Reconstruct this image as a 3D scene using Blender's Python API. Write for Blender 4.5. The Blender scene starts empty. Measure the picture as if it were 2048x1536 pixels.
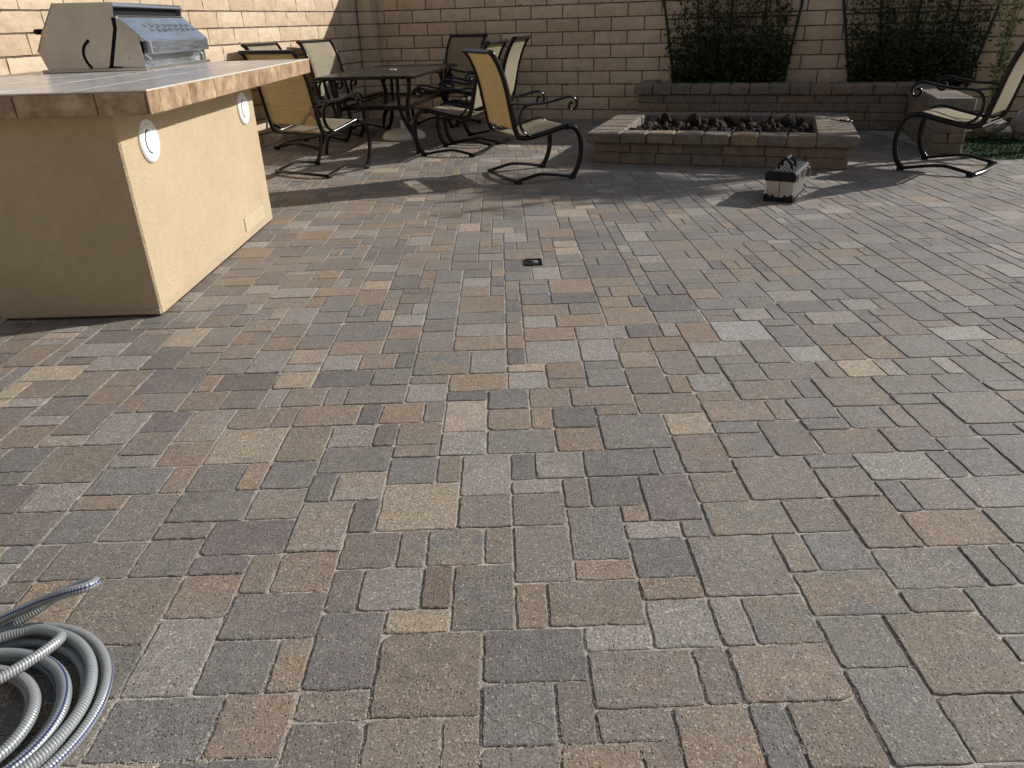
import bpy, bmesh, math, random
from mathutils import Vector, Matrix
R = math.radians
rnd = random.Random(7)
SC = bpy.context.scene
COL = SC.collection
# ------------------------------------------------------------------ camera, sky, sun, exposure
H = 1.15
cam_d = bpy.data.cameras.new('camera')
cam = bpy.data.objects.new('camera', cam_d); COL.objects.link(cam)
right = Vector((0.99951815, -0.01533734, -0.02698567)).normalized()
up = Vector((0.03098669, 0.44226723, 0.89634788)).normalized()
fwd = Vector((0.00181272, 0.89675217, -0.44252938)).normalized()
mw = Matrix((right, up, -fwd)).transposed().to_4x4(); mw.translation = Vector((0, 0, H))
cam.matrix_world = mw
cam_d.sensor_width = 36.0; cam_d.lens = 1468.29/2048*36
cam_d.clip_start = 0.05; cam_d.clip_end = 600
SC.camera = cam
SUN_AZ, SUN_EL = 18.0, 28.0           # degrees from +X towards +Y, and above the horizon
w = bpy.data.worlds.new('World'); SC.world = w; w.use_nodes = True
nt = w.node_tree; bg = nt.nodes['Background']
sk = nt.nodes.new('ShaderNodeTexSky'); sk.sky_type = 'NISHITA'; sk.sun_disc = False
sk.sun_elevation = R(SUN_EL); sk.sun_rotation = R(90-SUN_AZ)
hs_ = nt.nodes.new('ShaderNodeHueSaturation'); hs_.inputs['Saturation'].default_value = .55
nt.links.new(sk.outputs[0], hs_.inputs['Color']); nt.links.new(hs_.outputs[0], bg.inputs[0]); bg.inputs[1].default_value = 0.084
sd = bpy.data.lights.new('sun', 'SUN'); sd.energy = 4.6; sd.angle = R(0.5); sd.color = (1.0, 0.97, 0.935)
sun = bpy.data.objects.new('sun', sd); COL.objects.link(sun)
ce = math.cos(R(SUN_EL))
sdir = Vector((ce*math.cos(R(SUN_AZ)), ce*math.sin(R(SUN_AZ)), math.sin(R(SUN_EL))))
sun.rotation_euler = sdir.to_track_quat('Z', 'Y').to_euler(); sun.location = sdir*30
SC.view_settings.view_transform = 'Standard'; SC.view_settings.look = 'None'
SC.view_settings.exposure = 0.18; SC.view_settings.gamma = 1.0
SC.view_settings.use_curve_mapping = False

# ------------------------------------------------------------------ node helpers
def mat(name, color=(.5, .5, .5), rough=.8, metal=0.0, spec=0.5):
    m = bpy.data.materials.new(name); m.use_nodes = True
    b = m.node_tree.nodes['Principled BSDF']
    b.inputs['Base Color'].default_value = (*color, 1); b.inputs['Roughness'].default_value = rough
    b.inputs['Metallic'].default_value = metal; b.inputs['Specular IOR Level'].default_value = spec
    return m
def N(m, kind, **kw):
    n = m.node_tree.nodes.new(kind)
    for k, v in kw.items():
        if k in n.inputs: n.inputs[k].default_value = v
        else: setattr(n, k, v)
    return n
def L(m, a, b): m.node_tree.links.new(a, b)
def BS(m): return m.node_tree.nodes['Principled BSDF']
def coords(m, which='Object', scale=None):
    c = N(m, 'ShaderNodeTexCoord')
    if scale is None: return c.outputs[which]
    mp = N(m, 'ShaderNodeMapping'); mp.inputs['Scale'].default_value = scale
    L(m, c.outputs[which], mp.inputs[0]); return mp.outputs[0]
def worldpos(m): return N(m, 'ShaderNodeNewGeometry').outputs['Position']
def noise(m, vec, scale, detail=3, rough=.6):
    n = N(m, 'ShaderNodeTexNoise'); n.inputs['Scale'].default_value = scale
    n.inputs['Detail'].default_value = detail; n.inputs['Roughness'].default_value = rough
    L(m, vec, n.inputs['Vector']); return n.outputs['Fac']
def ramp(m, fac, stops):
    r = N(m, 'ShaderNodeValToRGB'); e = r.color_ramp.elements
    while len(e) < len(stops): e.new(.5)
    for q, (p, c) in zip(e, stops):
        q.position = p; q.color = (*c, 1) if len(c) == 3 else c
    L(m, fac, r.inputs[0]); return r.outputs[0]
def mix(m, fac, a, b, mode='MIX'):
    x = N(m, 'ShaderNodeMix'); x.data_type = 'RGBA'; x.blend_type = mode
    for sock, v in ((x.inputs[0], fac), (x.inputs[6], a), (x.inputs[7], b)):
        if isinstance(v, (int, float)): sock.default_value = v
        elif isinstance(v, tuple): sock.default_value = (*v, 1)
        else: L(m, v, sock)
    return x.outputs[2]
def bump(m, height, strength, dist, prev=None):
    b = N(m, 'ShaderNodeBump'); b.inputs['Strength'].default_value = strength; b.inputs['Distance'].default_value = dist
    L(m, height, b.inputs['Height'])
    if prev is not None: L(m, prev, b.inputs['Normal'])
    return b.outputs[0]
def math_(m, op, a, b=None):
    n = N(m, 'ShaderNodeMath', operation=op)
    for s, v in ((n.inputs[0], a), (n.inputs[1], b)):
        if v is None: continue
        if isinstance(v, (int, float)): s.default_value = v
        else: L(m, v, s)
    return n.outputs[0]

# ------------------------------------------------------------------ object helpers
def mesh_from(name, V, F, smooth=False):
    me = bpy.data.meshes.new(name); me.from_pydata([tuple(v) for v in V], [], F)
    if smooth: me.polygons.foreach_set('use_smooth', [True]*len(me.polygons))
    me.update(); return me
def link(name, me, m=None, parent=None, kind=None, loc=None, rotz=None):
    o = bpy.data.objects.new(name, me); COL.objects.link(o)
    if m is not None and len(me.materials) == 0: me.materials.append(m)
    if parent is not None: o.parent = parent
    if kind: o['kind'] = kind
    if loc is not None: o.location = loc
    if rotz is not None: o.rotation_euler = (0, 0, rotz)
    return o
def thing(name, label, cat, loc=(0, 0, 0), rotz=0, group=None):
    o = bpy.data.objects.new(name, None); COL.objects.link(o)
    o.location = loc; o.rotation_euler = (0, 0, rotz); o['label'] = label; o['category'] = cat
    o.empty_display_size = .1
    if group: o['group'] = group
    return o
def tag(o, label, cat, group=None):
    o['label'] = label; o['category'] = cat
    if group: o['group'] = group
    return o
class MB:
    """collects vertices and faces of one mesh"""
    def __init__(s): s.V = []; s.F = []; s.C = []
    def add(s, V, F):
        n = len(s.V); s.V += [Vector(v) for v in V]; s.F += [tuple(i+n for i in f) for f in F]
    def box(s, x0, x1, y0, y1, z0, z1, ch=0.0, jit=0.0, r=rnd):
        if ch <= 0:
            V = [(x, y, z) for z in (z0, z1) for y in (y0, y1) for x in (x0, x1)]
            s.add(V, [(0, 2, 3, 1), (4, 5, 7, 6), (0, 1, 5, 4), (2, 6, 7, 3), (0, 4, 6, 2), (1, 3, 7, 5)]); return
        ch = min(ch, .45*(x1-x0), .45*(y1-y0), .45*(z1-z0))
        V = []; idx = {}
        X, Y, Z = (x0, x1), (y0, y1), (z0, z1); sg = (1, -1)
        for i in (0, 1):
            for j in (0, 1):
                for k in (0, 1):
                    for a in range(3):
                        p = [X[i], Y[j], Z[k]]
                        for b in range(3):
                            if b != a: p[b] += ch*sg[(i, j, k)[b]]
                        if jit: p = [c+r.uniform(-jit, jit) for c in p]
                        idx[(i, j, k, a)] = len(V); V.append(p)
        F = []
        for a in range(3):
            b, c = (a+1) % 3, (a+2) % 3
            for e in (0, 1):
                q = []
                for (u, v) in ((0, 0), (1, 0), (1, 1), (0, 1)):
                    t = [0, 0, 0]; t[a] = e; t[b] = u; t[c] = v; q.append(idx[(*t, a)])
                F.append(tuple(q) if e else tuple(reversed(q)))
        for a in range(3):                    # 12 edges, axis a runs along the edge
            b, c = (a+1) % 3, (a+2) % 3
            for (u, v) in ((0, 0), (1, 0), (1, 1), (0, 1)):
                t0 = [0, 0, 0]; t0[b] = u; t0[c] = v; t1 = list(t0); t1[a] = 1
                q = [idx[(*t0, b)], idx[(*t1, b)], idx[(*t1, c)], idx[(*t0, c)]]
                F.append(tuple(q) if (u == v) else tuple(reversed(q)))
        for i in (0, 1):
            for j in (0, 1):
                for k in (0, 1):
                    q = [idx[(i, j, k, a)] for a in range(3)]
                    F.append(tuple(q) if (i+j+k) % 2 else tuple(reversed(q)))
        s.add(V, F)
    def prism(s, poly, a0, a1, axis='y'):
        """polygon in the other two axes (x,z for axis y; x,y for z; y,z for x) extruded along the axis"""
        n = len(poly)
        def P(p, a):
            if axis == 'y': return (p[0], a, p[1])
            if axis == 'x': return (a, p[0], p[1])
            return (p[0], p[1], a)
        V = [P(p, a0) for p in poly]+[P(p, a1) for p in poly]
        F = [tuple(range(n)), tuple(range(2*n-1, n-1, -1))]+[(i, i+n, (i+1) % n+n, (i+1) % n) for i in range(n)]
        s.add(V, F)
    def tube(s, pts, r, sides=8, closed=False, rv=None, up0=None, cap=True):
        """round (or flat: rv = radius along the second axis) tube along points, parallel transported"""
        P = [Vector(p) for p in pts]; n = len(P); rings = []
        T = []
        for i in range(n):
            a = P[(i-1) % n] if (closed or i > 0) else P[0]; b = P[(i+1) % n] if (closed or i < n-1) else P[-1]
            T.append((b-a).normalized())
        u = Vector(up0) if up0 is not None else (Vector((0, 0, 1)) if abs(T[0].z) < .9 else Vector((1, 0, 0)))
        u = (u-T[0]*u.dot(T[0])).normalized()
        base = len(s.V); V = []
        for i in range(n):
            u = (u-T[i]*u.dot(T[i])).normalized(); v = T[i].cross(u)
            ri = r[i] if isinstance(r, (list, tuple)) else r; rj = rv if rv is not None else ri
            for k in range(sides):
                a = 2*math.pi*k/sides
                V.append(P[i]+u*(math.cos(a)*ri)+v*(math.sin(a)*rj))
        F = []
        for i in range(n if closed else n-1):
            j = (i+1) % n
            for k in range(sides):
                l = (k+1) % sides
                F.append((i*sides+k, i*sides+l, j*sides+l, j*sides+k))
        if not closed and cap:
            F.append(tuple(range(sides-1, -1, -1))); F.append(tuple((n-1)*sides+k for k in range(sides)))
        s.add(V, F)
    def lathe(s, prof, c=(0, 0, 0), seg=24, axis='z'):
        n = len(prof); V = []
        for k in range(seg):
            a = 2*math.pi*k/seg
            for (r, h) in prof:
                q = (r*math.cos(a), r*math.sin(a), h)
                if axis == 'x': q = (h, r*math.cos(a), r*math.sin(a))
                V.append((c[0]+q[0], c[1]+q[1], c[2]+q[2]))
        F = []
        for k in range(seg):
            l = (k+1) % seg
            for i in range(n-1): F.append((k*n+i, l*n+i, l*n+i+1, k*n+i+1))
        s.add(V, F)
    def build(s, name, m, parent=None, smooth=False, kind=None, loc=None, rotz=None, fix=True):
        me = mesh_from(name, s.V, s.F, smooth)
        if fix:
            bm = bmesh.new(); bm.from_mesh(me); bmesh.ops.recalc_face_normals(bm, faces=bm.faces); bm.to_mesh(me); bm.free()
            if smooth: me.polygons.foreach_set('use_smooth', [True]*len(me.polygons))
        return link(name, me, m, parent, kind, loc, rotz)
def smooth_path(pts, sub=6, closed=False):
    P = [Vector(p) for p in pts]; n = len(P); out = []
    for i in range(n if closed else n-1):
        p0 = P[(i-1) % n] if (closed or i > 0) else P[0]*2-P[1]
        p1 = P[i]; p2 = P[(i+1) % n]
        p3 = P[(i+2) % n] if (closed or i < n-2) else P[-1]*2-P[-2]
        for k in range(sub):
            t = k/sub
            out.append(.5*((2*p1)+(p2-p0)*t+(2*p0-5*p1+4*p2-p3)*t*t+(3*p1-p0-3*p2+p3)*t**3))
    if not closed: out.append(P[-1])
    return out
def auto_smooth(o, ang=35):
    o.data.polygons.foreach_set('use_smooth', [True]*len(o.data.polygons))
    bm = bmesh.new(); bm.from_mesh(o.data)
    for e in bm.edges: e.smooth = (len(e.link_faces) == 2 and e.calc_face_angle(0) < R(ang))
    bm.to_mesh(o.data); bm.free()
def copy_tree(o, parent=None):
    c = o.copy(); COL.objects.link(c)
    if parent is not None: c.parent = parent
    for ch in list(o.children): copy_tree(ch, c)
    return c
# ------------------------------------------------------------------ materials
def m_paver():
    m = mat('paver_concrete', rough=.60, spec=.5); p = worldpos(m)
    a = N(m, 'ShaderNodeAttribute', attribute_name='Col').outputs[0]
    b = N(m, 'ShaderNodeAttribute', attribute_name='Col2').outputs[0]
    f = ramp(m, noise(m, p, 10, 5, .65), [(.38, (0, 0, 0)), (.64, (1, 1, 1))])
    c = mix(m, f, a, b)
    c = mix(m, .8, c, ramp(m, noise(m, p, 38, 5, .75), [(.25, (.66, .65, .64)), (.75, (1.3, 1.29, 1.27))]), 'MULTIPLY')
    sp = noise(m, p, 330, 3, .75)
    c = mix(m, .85, c, ramp(m, sp, [(.33, (.35, .33, .32)), (.45, (.97, .97, .97)), (.58, (1.08, 1.08, 1.08)), (.68, (2.1, 2.08, 2.02))]), 'MULTIPLY')
    ag = N(m, 'ShaderNodeTexVoronoi'); ag.inputs['Scale'].default_value = 270; L(m, p, ag.inputs['Vector'])
    ags = N(m, 'ShaderNodeSeparateColor'); L(m, ag.outputs['Color'], ags.inputs[0])
    c = mix(m, 1.0, c, ramp(m, ags.outputs[0], [(0, (.70, .69, .68)), (.5, (1, 1, 1)), (.93, (1.14, 1.13, 1.12)), (.97, (1.9, 1.88, 1.84))]), 'MULTIPLY')
    vo = N(m, 'ShaderNodeTexVoronoi'); vo.inputs['Scale'].default_value = 150; L(m, p, vo.inputs['Vector'])
    pit = ramp(m, vo.outputs['Distance'], [(.20, (1, 1, 1)), (.36, (0, 0, 0))])
    sel = ramp(m, N(m, 'ShaderNodeSeparateColor').outputs[0], [(0, (0, 0, 0)), (1, (1, 1, 1))])
    sc_ = sel.node.inputs[0].links[0].from_node; L(m, vo.outputs['Color'], sc_.inputs[0])
    gate = math_(m, 'GREATER_THAN', sc_.outputs[0], .74)
    pitm = math_(m, 'MULTIPLY', pit, gate)
    c = mix(m, math_(m, 'MULTIPLY', pitm, .7), c, (.05, .042, .036))
    d = ramp(m, noise(m, p, 2.2, 4, .65), [(.48, (0, 0, 0)), (.80, (1, 1, 1))])
    c = mix(m, math_(m, 'MULTIPLY', d, .25), c, (.44, .41, .37))
    L(m, c, BS(m).inputs['Base Color'])
    h = math_(m, 'SUBTRACT', math_(m, 'ADD', math_(m, 'MULTIPLY', noise(m, p, 620, 2, .6), .9), math_(m, 'MULTIPLY', noise(m, p, 130, 4, .75), 1.3)), math_(m, 'MULTIPLY', pitm, .9))
    L(m, bump(m, h, .95, .0042), BS(m).inputs['Normal'])
    return m
def m_sand():
    m = mat('joint_sand', rough=.95, spec=.2); p = worldpos(m)
    n = noise(m, p, 340, 2, .8)
    c = ramp(m, noise(m, p, 5, 3, .6), [(.35, (.42, .385, .335)), (.65, (.56, .52, .46))])
    c = mix(m, 1.0, c, ramp(m, n, [(.30, (.5, .48, .45)), (.7, (1.35, 1.33, 1.3))]), 'MULTIPLY')
    L(m, c, BS(m).inputs['Base Color'])
    L(m, bump(m, n, 1.0, .004), BS(m).inputs['Normal'])
    return m
def m_block():
    m = mat('slump_block', rough=.9, spec=.25); p = worldpos(m)
    rd = N(m, 'ShaderNodeObjectInfo').outputs['Random']
    c = ramp(m, rd, [(0, (.52, .40, .278)), (.3, (.575, .455, .322)), (.7, (.595, .475, .34)), (1, (.64, .52, .38))])
    c = mix(m, .8, c, ramp(m, noise(m, p, 10, 5, .7), [(.25, (.78, .75, .72)), (.75, (1.18, 1.17, 1.15))]), 'MULTIPLY')
    c = mix(m, .5, c, ramp(m, noise(m, p, 1.3, 4, .65), [(.3, (.82, .79, .76)), (.65, (1.08, 1.08, 1.08))]), 'MULTIPLY')
    c = mix(m, 1.0, c, ramp(m, noise(m, p, 45, 3, .8), [(.24, (.62, .55, .5)), (.36, (1, 1, 1))]), 'MULTIPLY')
    L(m, c, BS(m).inputs['Base Color'])
    h = math_(m, 'ADD', math_(m, 'MULTIPLY', noise(m, p, 90, 4, .7), .5), noise(m, p, 22, 3, .6))
    L(m, bump(m, h, .55, .008), BS(m).inputs['Normal'])
    return m
def m_noisy(name, c0, c1, scale, bs, bst, bd, rough=.9, spec=.3, metal=0.0, detail=4):
    m = mat(name, rough=rough, spec=spec, metal=metal); p = worldpos(m)
    L(m, ramp(m, noise(m, p, scale, detail, .65), [(.3, c0), (.7, c1)]), BS(m).inputs['Base Color'])
    if bst: L(m, bump(m, noise(m, p, bs, 4, .7), bst, bd), BS(m).inputs['Normal'])
    return m
def m_stone():
    m = mat('wall_stone', rough=.9, spec=.3); p = worldpos(m)
    rd = N(m, 'ShaderNodeObjectInfo').outputs['Random']
    c = ramp(m, rd, [(0, (.168, .145, .122)), (.35, (.205, .170, .132)), (.6, (.185, .160, .138)), (.8, (.245, .185, .122)), (1, (.20, .152, .115))])
    c = mix(m, .9, c, ramp(m, noise(m, p, 12, 4, .7), [(.25, (.6, .6, .62)), (.75, (1.35, 1.28, 1.2))]), 'MULTIPLY')
    c = mix(m, 1.0, c, ramp(m, noise(m, p, 260, 2, .7), [(.30, (.55, .53, .5)), (.44, (1, 1, 1)), (.68, (1.5, 1.5, 1.45))]), 'MULTIPLY')
    L(m, c, BS(m).inputs['Base Color'])
    h = math_(m, 'ADD', noise(m, p, 160, 4, .75), math_(m, 'MULTIPLY', noise(m, p, 30, 3, .6), 1.5))
    L(m, bump(m, h, .9, .006), BS(m).inputs['Normal'])
    return m
def m_stucco():
    m = mat('stucco', rough=.93, spec=.2); p = worldpos(m)
    c = ramp(m, noise(m, p, 2.8, 5, .65), [(.3, (.452, .358, .232)), (.7, (.505, .408, .270))])
    c = mix(m, .5, c, ramp(m, noise(m, p, 26, 5, .75), [(.3, (.86, .85, .83)), (.7, (1.1, 1.1, 1.1))]), 'MULTIPLY')
    z = N(m, 'ShaderNodeSeparateXYZ'); L(m, p, z.inputs[0])
    dirt = math_(m, 'MULTIPLY', math_(m, 'LESS_THAN', math_(m, 'SUBTRACT', z.outputs[2], math_(m, 'MULTIPLY', noise(m, p, 11, 5, .7), .10)), .0), .28)
    c = mix(m, dirt, c, (.36, .29, .20))
    L(m, c, BS(m).inputs['Base Color'])
    v = N(m, 'ShaderNodeTexVoronoi'); v.inputs['Scale'].default_value = 120; L(m, p, v.inputs['Vector'])
    h = math_(m, 'ADD', noise(m, p, 200, 4, .7), math_(m, 'MULTIPLY', v.outputs['Distance'], .8))
    h = math_(m, 'ADD', h, math_(m, 'MULTIPLY', noise(m, p, 9, 4, .6), 1.2))
    L(m, bump(m, h, .55, .005), BS(m).inputs['Normal'])
    return m
def m_tile(name, lo, hi, rough):
    m = mat(name, rough=rough, spec=.5); p = worldpos(m)
    rd = N(m, 'ShaderNodeObjectInfo').outputs['Random']
    v = N(m, 'ShaderNodeVectorMath', operation='ADD'); L(m, p, v.inputs[0])
    cv = N(m, 'ShaderNodeCombineXYZ'); L(m, math_(m, 'MULTIPLY', rd, 13.0), cv.inputs[0]); L(m, math_(m, 'MULTIPLY', rd, 7.0), cv.inputs[2])
    L(m, cv.outputs[0], v.inputs[1])
    f = noise(m, v.outputs[0], 9, 6, .72)
    mid = tuple((a+b)/2 for a, b in zip(lo, hi))
    c = ramp(m, f, [(.30, lo), (.50, mid), (.68, hi)])
    c = mix(m, .5, c, ramp(m, rd, [(0, (.78, .74, .7)), (1, (1.2, 1.2, 1.2))]), 'MULTIPLY')
    L(m, c, BS(m).inputs['Base Color'])
    L(m, bump(m, noise(m, v.outputs[0], 30, 4, .6), .25, .003), BS(m).inputs['Normal'])
    return m
def m_steel(name, col, rough, axis):
    m = mat(name, col, rough, 1.0)
    s = [6, 6, 6]
    for k in range(3):
        if k != axis: s[k] = 420
    v = coords(m, 'Object', tuple(s)); n = noise(m, v, 1.0, 2, .6)
    L(m, ramp(m, n, [(.3, (rough*.75,)*3), (.7, (rough*1.25,)*3)]), BS(m).inputs['Roughness'])
    g = noise(m, coords(m, 'Object'), 5, 4, .6)
    L(m, mix(m, .6, tuple(col), ramp(m, g, [(.3, (.72, .70, .68)), (.7, (1.15, 1.15, 1.15))]), 'MULTIPLY'), BS(m).inputs['Base Color'])
    L(m, bump(m, n, .02, .0006), BS(m).inputs['Normal'])
    return m
def m_sling():
    m = mat('sling_mesh', rough=.75, spec=.25)
    uv = N(m, 'ShaderNodeTexCoord').outputs['UV']
    sp = N(m, 'ShaderNodeSeparateXYZ'); L(m, uv, sp.inputs[0])
    s1 = math_(m, 'SINE', math_(m, 'MULTIPLY', sp.outputs[1], 310.0))
    nz = noise(m, coords(m, 'UV', (2.0, 60, 1)), 1.0, 2, .6)
    st = math_(m, 'ADD', math_(m, 'MULTIPLY', s1, .17), nz)
    c = ramp(m, st, [(.2, (.34, .295, .205)), (.55, (.41, .36, .255)), (.85, (.47, .415, .30))])
    L(m, c, BS(m).inputs['Base Color'])
    L(m, bump(m, s1, .4, .002), BS(m).inputs['Normal'])
    out = m.node_tree.nodes['Material Output']
    tr = N(m, 'ShaderNodeBsdfTranslucent'); L(m, mix(m, 1.0, c, (1.42, 1.27, .98), 'MULTIPLY'), tr.inputs['Color'])
    ms = N(m, 'ShaderNodeMixShader'); ms.inputs[0].default_value = .42
    L(m, BS(m).outputs[0], ms.inputs[1]); L(m, tr.outputs[0], ms.inputs[2])
    L(m, ms.outputs[0], out.inputs[0])
    return m
def m_leaf(name, c0, c1):
    m = mat(name, rough=.5, spec=.4); p = worldpos(m)
    c = ramp(m, noise(m, p, 23, 2, .6), [(.3, c0), (.7, c1)])
    L(m, c, BS(m).inputs['Base Color'])
    out = m.node_tree.nodes['Material Output']
    tr = N(m, 'ShaderNodeBsdfTranslucent'); L(m, mix(m, 1.0, c, (1.2, 1.3, .6), 'MULTIPLY'), tr.inputs['Color'])
    ms = N(m, 'ShaderNodeMixShader'); ms.inputs[0].default_value = .3
    L(m, BS(m).outputs[0], ms.inputs[1]); L(m, tr.outputs[0], ms.inputs[2]); L(m, ms.outputs[0], out.inputs[0])
    return m
def m_hose():
    m = mat('hose_braid', rough=.32, spec=.7)
    uv = N(m, 'ShaderNodeTexCoord').outputs['UV']
    sp = N(m, 'ShaderNodeSeparateXYZ'); L(m, uv, sp.inputs[0])
    u, v = sp.outputs[0], sp.outputs[1]
    w1 = math_(m, 'SINE', math_(m, 'ADD', math_(m, 'MULTIPLY', v, 1150.0), math_(m, 'MULTIPLY', u, 6.2832*2)))
    w2 = math_(m, 'SINE', math_(m, 'SUBTRACT', math_(m, 'MULTIPLY', v, 1150.0), math_(m, 'MULTIPLY', u, 6.2832*2)))
    br = math_(m, 'MULTIPLY', math_(m, 'ADD', w1, math_(m, 'MULTIPLY', w2, .35)), .5)
    c = ramp(m, math_(m, 'ADD', math_(m, 'MULTIPLY', br, .5), .5), [(.2, (.16, .175, .175)), (.55, (.30, .32, .32)), (.85, (.48, .50, .50))])
    st = math_(m, 'LESS_THAN', math_(m, 'ABSOLUTE', math_(m, 'SUBTRACT', u, .5)), .03)
    c = mix(m, st, c, (.035, .05, .16))
    L(m, c, BS(m).inputs['Base Color']); BS(m).inputs['Metallic'].default_value = .25
    L(m, bump(m, br, .35, .0015), BS(m).inputs['Normal'])
    return m
def m_glass():
    m = mat('smoked_glass', (.035, .028, .024), .06, spec=.6)
    out = m.node_tree.nodes['Material Output']
    tr = N(m, 'ShaderNodeBsdfTransparent'); tr.inputs[0].default_value = (.42, .37, .33, 1)
    ms = N(m, 'ShaderNodeMixShader'); ms.inputs[0].default_value = .42
    L(m, BS(m).outputs[0], ms.inputs[1]); L(m, tr.outputs[0], ms.inputs[2]); L(m, ms.outputs[0], out.inputs[0])
    p = worldpos(m)
    L(m, ramp(m, noise(m, p, 12, 5, .7), [(.35, (.10,)*3), (.7, (.34,)*3)]), BS(m).inputs['Roughness'])
    L(m, ramp(m, noise(m, p, 7, 5, .7), [(.40, (.075, .062, .053)), (.75, (.19, .155, .13))]), BS(m).inputs['Base Color'])
    return m
M = {}
M['paver'] = m_paver(); M['sand'] = m_sand(); M['block'] = m_block(); M['stone'] = m_stone(); M['stucco'] = m_stucco()
M['mortar'] = m_noisy('mortar', (.10, .066, .046), (.17, .118, .085), 20, 160, .6, .004)
M['soil'] = m_noisy('soil', (.035, .026, .018), (.09, .068, .048), 30, 70, 1.0, .02)
M['lava'] = m_noisy('lava_rock', (.009, .007, .006), (.060, .036, .026), 18, 110, 1.0, .012, rough=.85)
M['boulder'] = m_noisy('boulder', (.22, .20, .17), (.38, .34, .29), 9, 60, .9, .02)
M['tile_edge'] = m_tile('travertine_tile', (.15, .082, .040), (.56, .415, .265), .45)
M['tile_top'] = m_tile('glazed_counter_tile', (.38, .36, .35), (.52, .50, .485), .20)  # base colour lightened and greyed to carry sky glare on the counter
M['grout'] = m_noisy('grout', (.50, .45, .38), (.60, .55, .47), 30, 200, .4, .002)
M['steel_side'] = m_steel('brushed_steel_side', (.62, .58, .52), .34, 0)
M['steel_front'] = m_steel('brushed_steel_sky_tint', (.62, .68, .76), .34, 1)  # blue cast in the base colour imitates the reflected sky
M['steel_bright'] = mat('bright_steel', (.72, .72, .71), .22, 1.0)
M['black'] = mat('black_plastic', (.009, .009, .010), .50, spec=.25)
M['void'] = mat('recess_black', (.006, .006, .007), .8, spec=.2)  # black stands in for the shade inside slots, gaps and seams; also a black cover
M['frame'] = m_noisy('bronze_black_frame', (.006, .005, .0048), (.013, .0105, .009), 40, 300, .05, .0005, rough=.20, spec=.25)
M['sling'] = m_sling(); M['glass'] = m_glass()
M['white'] = mat('white_plastic', (.80, .80, .79), .38)
M['white_resin'] = m_noisy('white_resin', (.66, .645, .61), (.76, .75, .72), 8, 60, .15, .002, rough=.5)
M['cream_plate'] = m_noisy('painted_plate', (.47, .385, .255), (.52, .43, .29), 6, 200, .2, .002, rough=.7)
M['green_post'] = m_noisy('green_metal_post', (.020, .034, .022), (.040, .058, .038), 20, 100, .3, .002, rough=.6)
M['vine'] = m_leaf('vine_leaf', (.014, .030, .011), (.055, .085, .030))
M['shrub'] = m_leaf('shrub_leaf', (.05, .08, .02), (.13, .16, .05))
M['willow'] = m_leaf('willow_leaf', (.05, .07, .025), (.11, .13, .055))
M['bark'] = m_noisy('bark', (.06, .045, .032), (.16, .125, .09), 20, 60, 1.0, .01)
M['cane'] = m_noisy('pale_green_cane', (.20, .21, .09), (.34, .33, .16), 12, 60, .3, .003, rough=.6)
M['turf'] = m_noisy('turf_green', (.010, .034, .006), (.024, .066, .012), 60, 200, .8, .004)
M['alu'] = m_steel('toolbox_aluminium', (.44, .43, .405), .32, 2)
M['hose'] = m_hose()
M['straw'] = m_noisy('dry_leaf', (.52, .43, .24), (.68, .60, .40), 60, 200, .3, .002)
M['curb'] = m_noisy('curb_concrete', (.20, .19, .17), (.30, .285, .26), 20, 150, .6, .004)
M['house'] = m_noisy('house_stucco', (.34, .27, .19), (.38, .31, .225), 3, 200, .4, .003)

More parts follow.
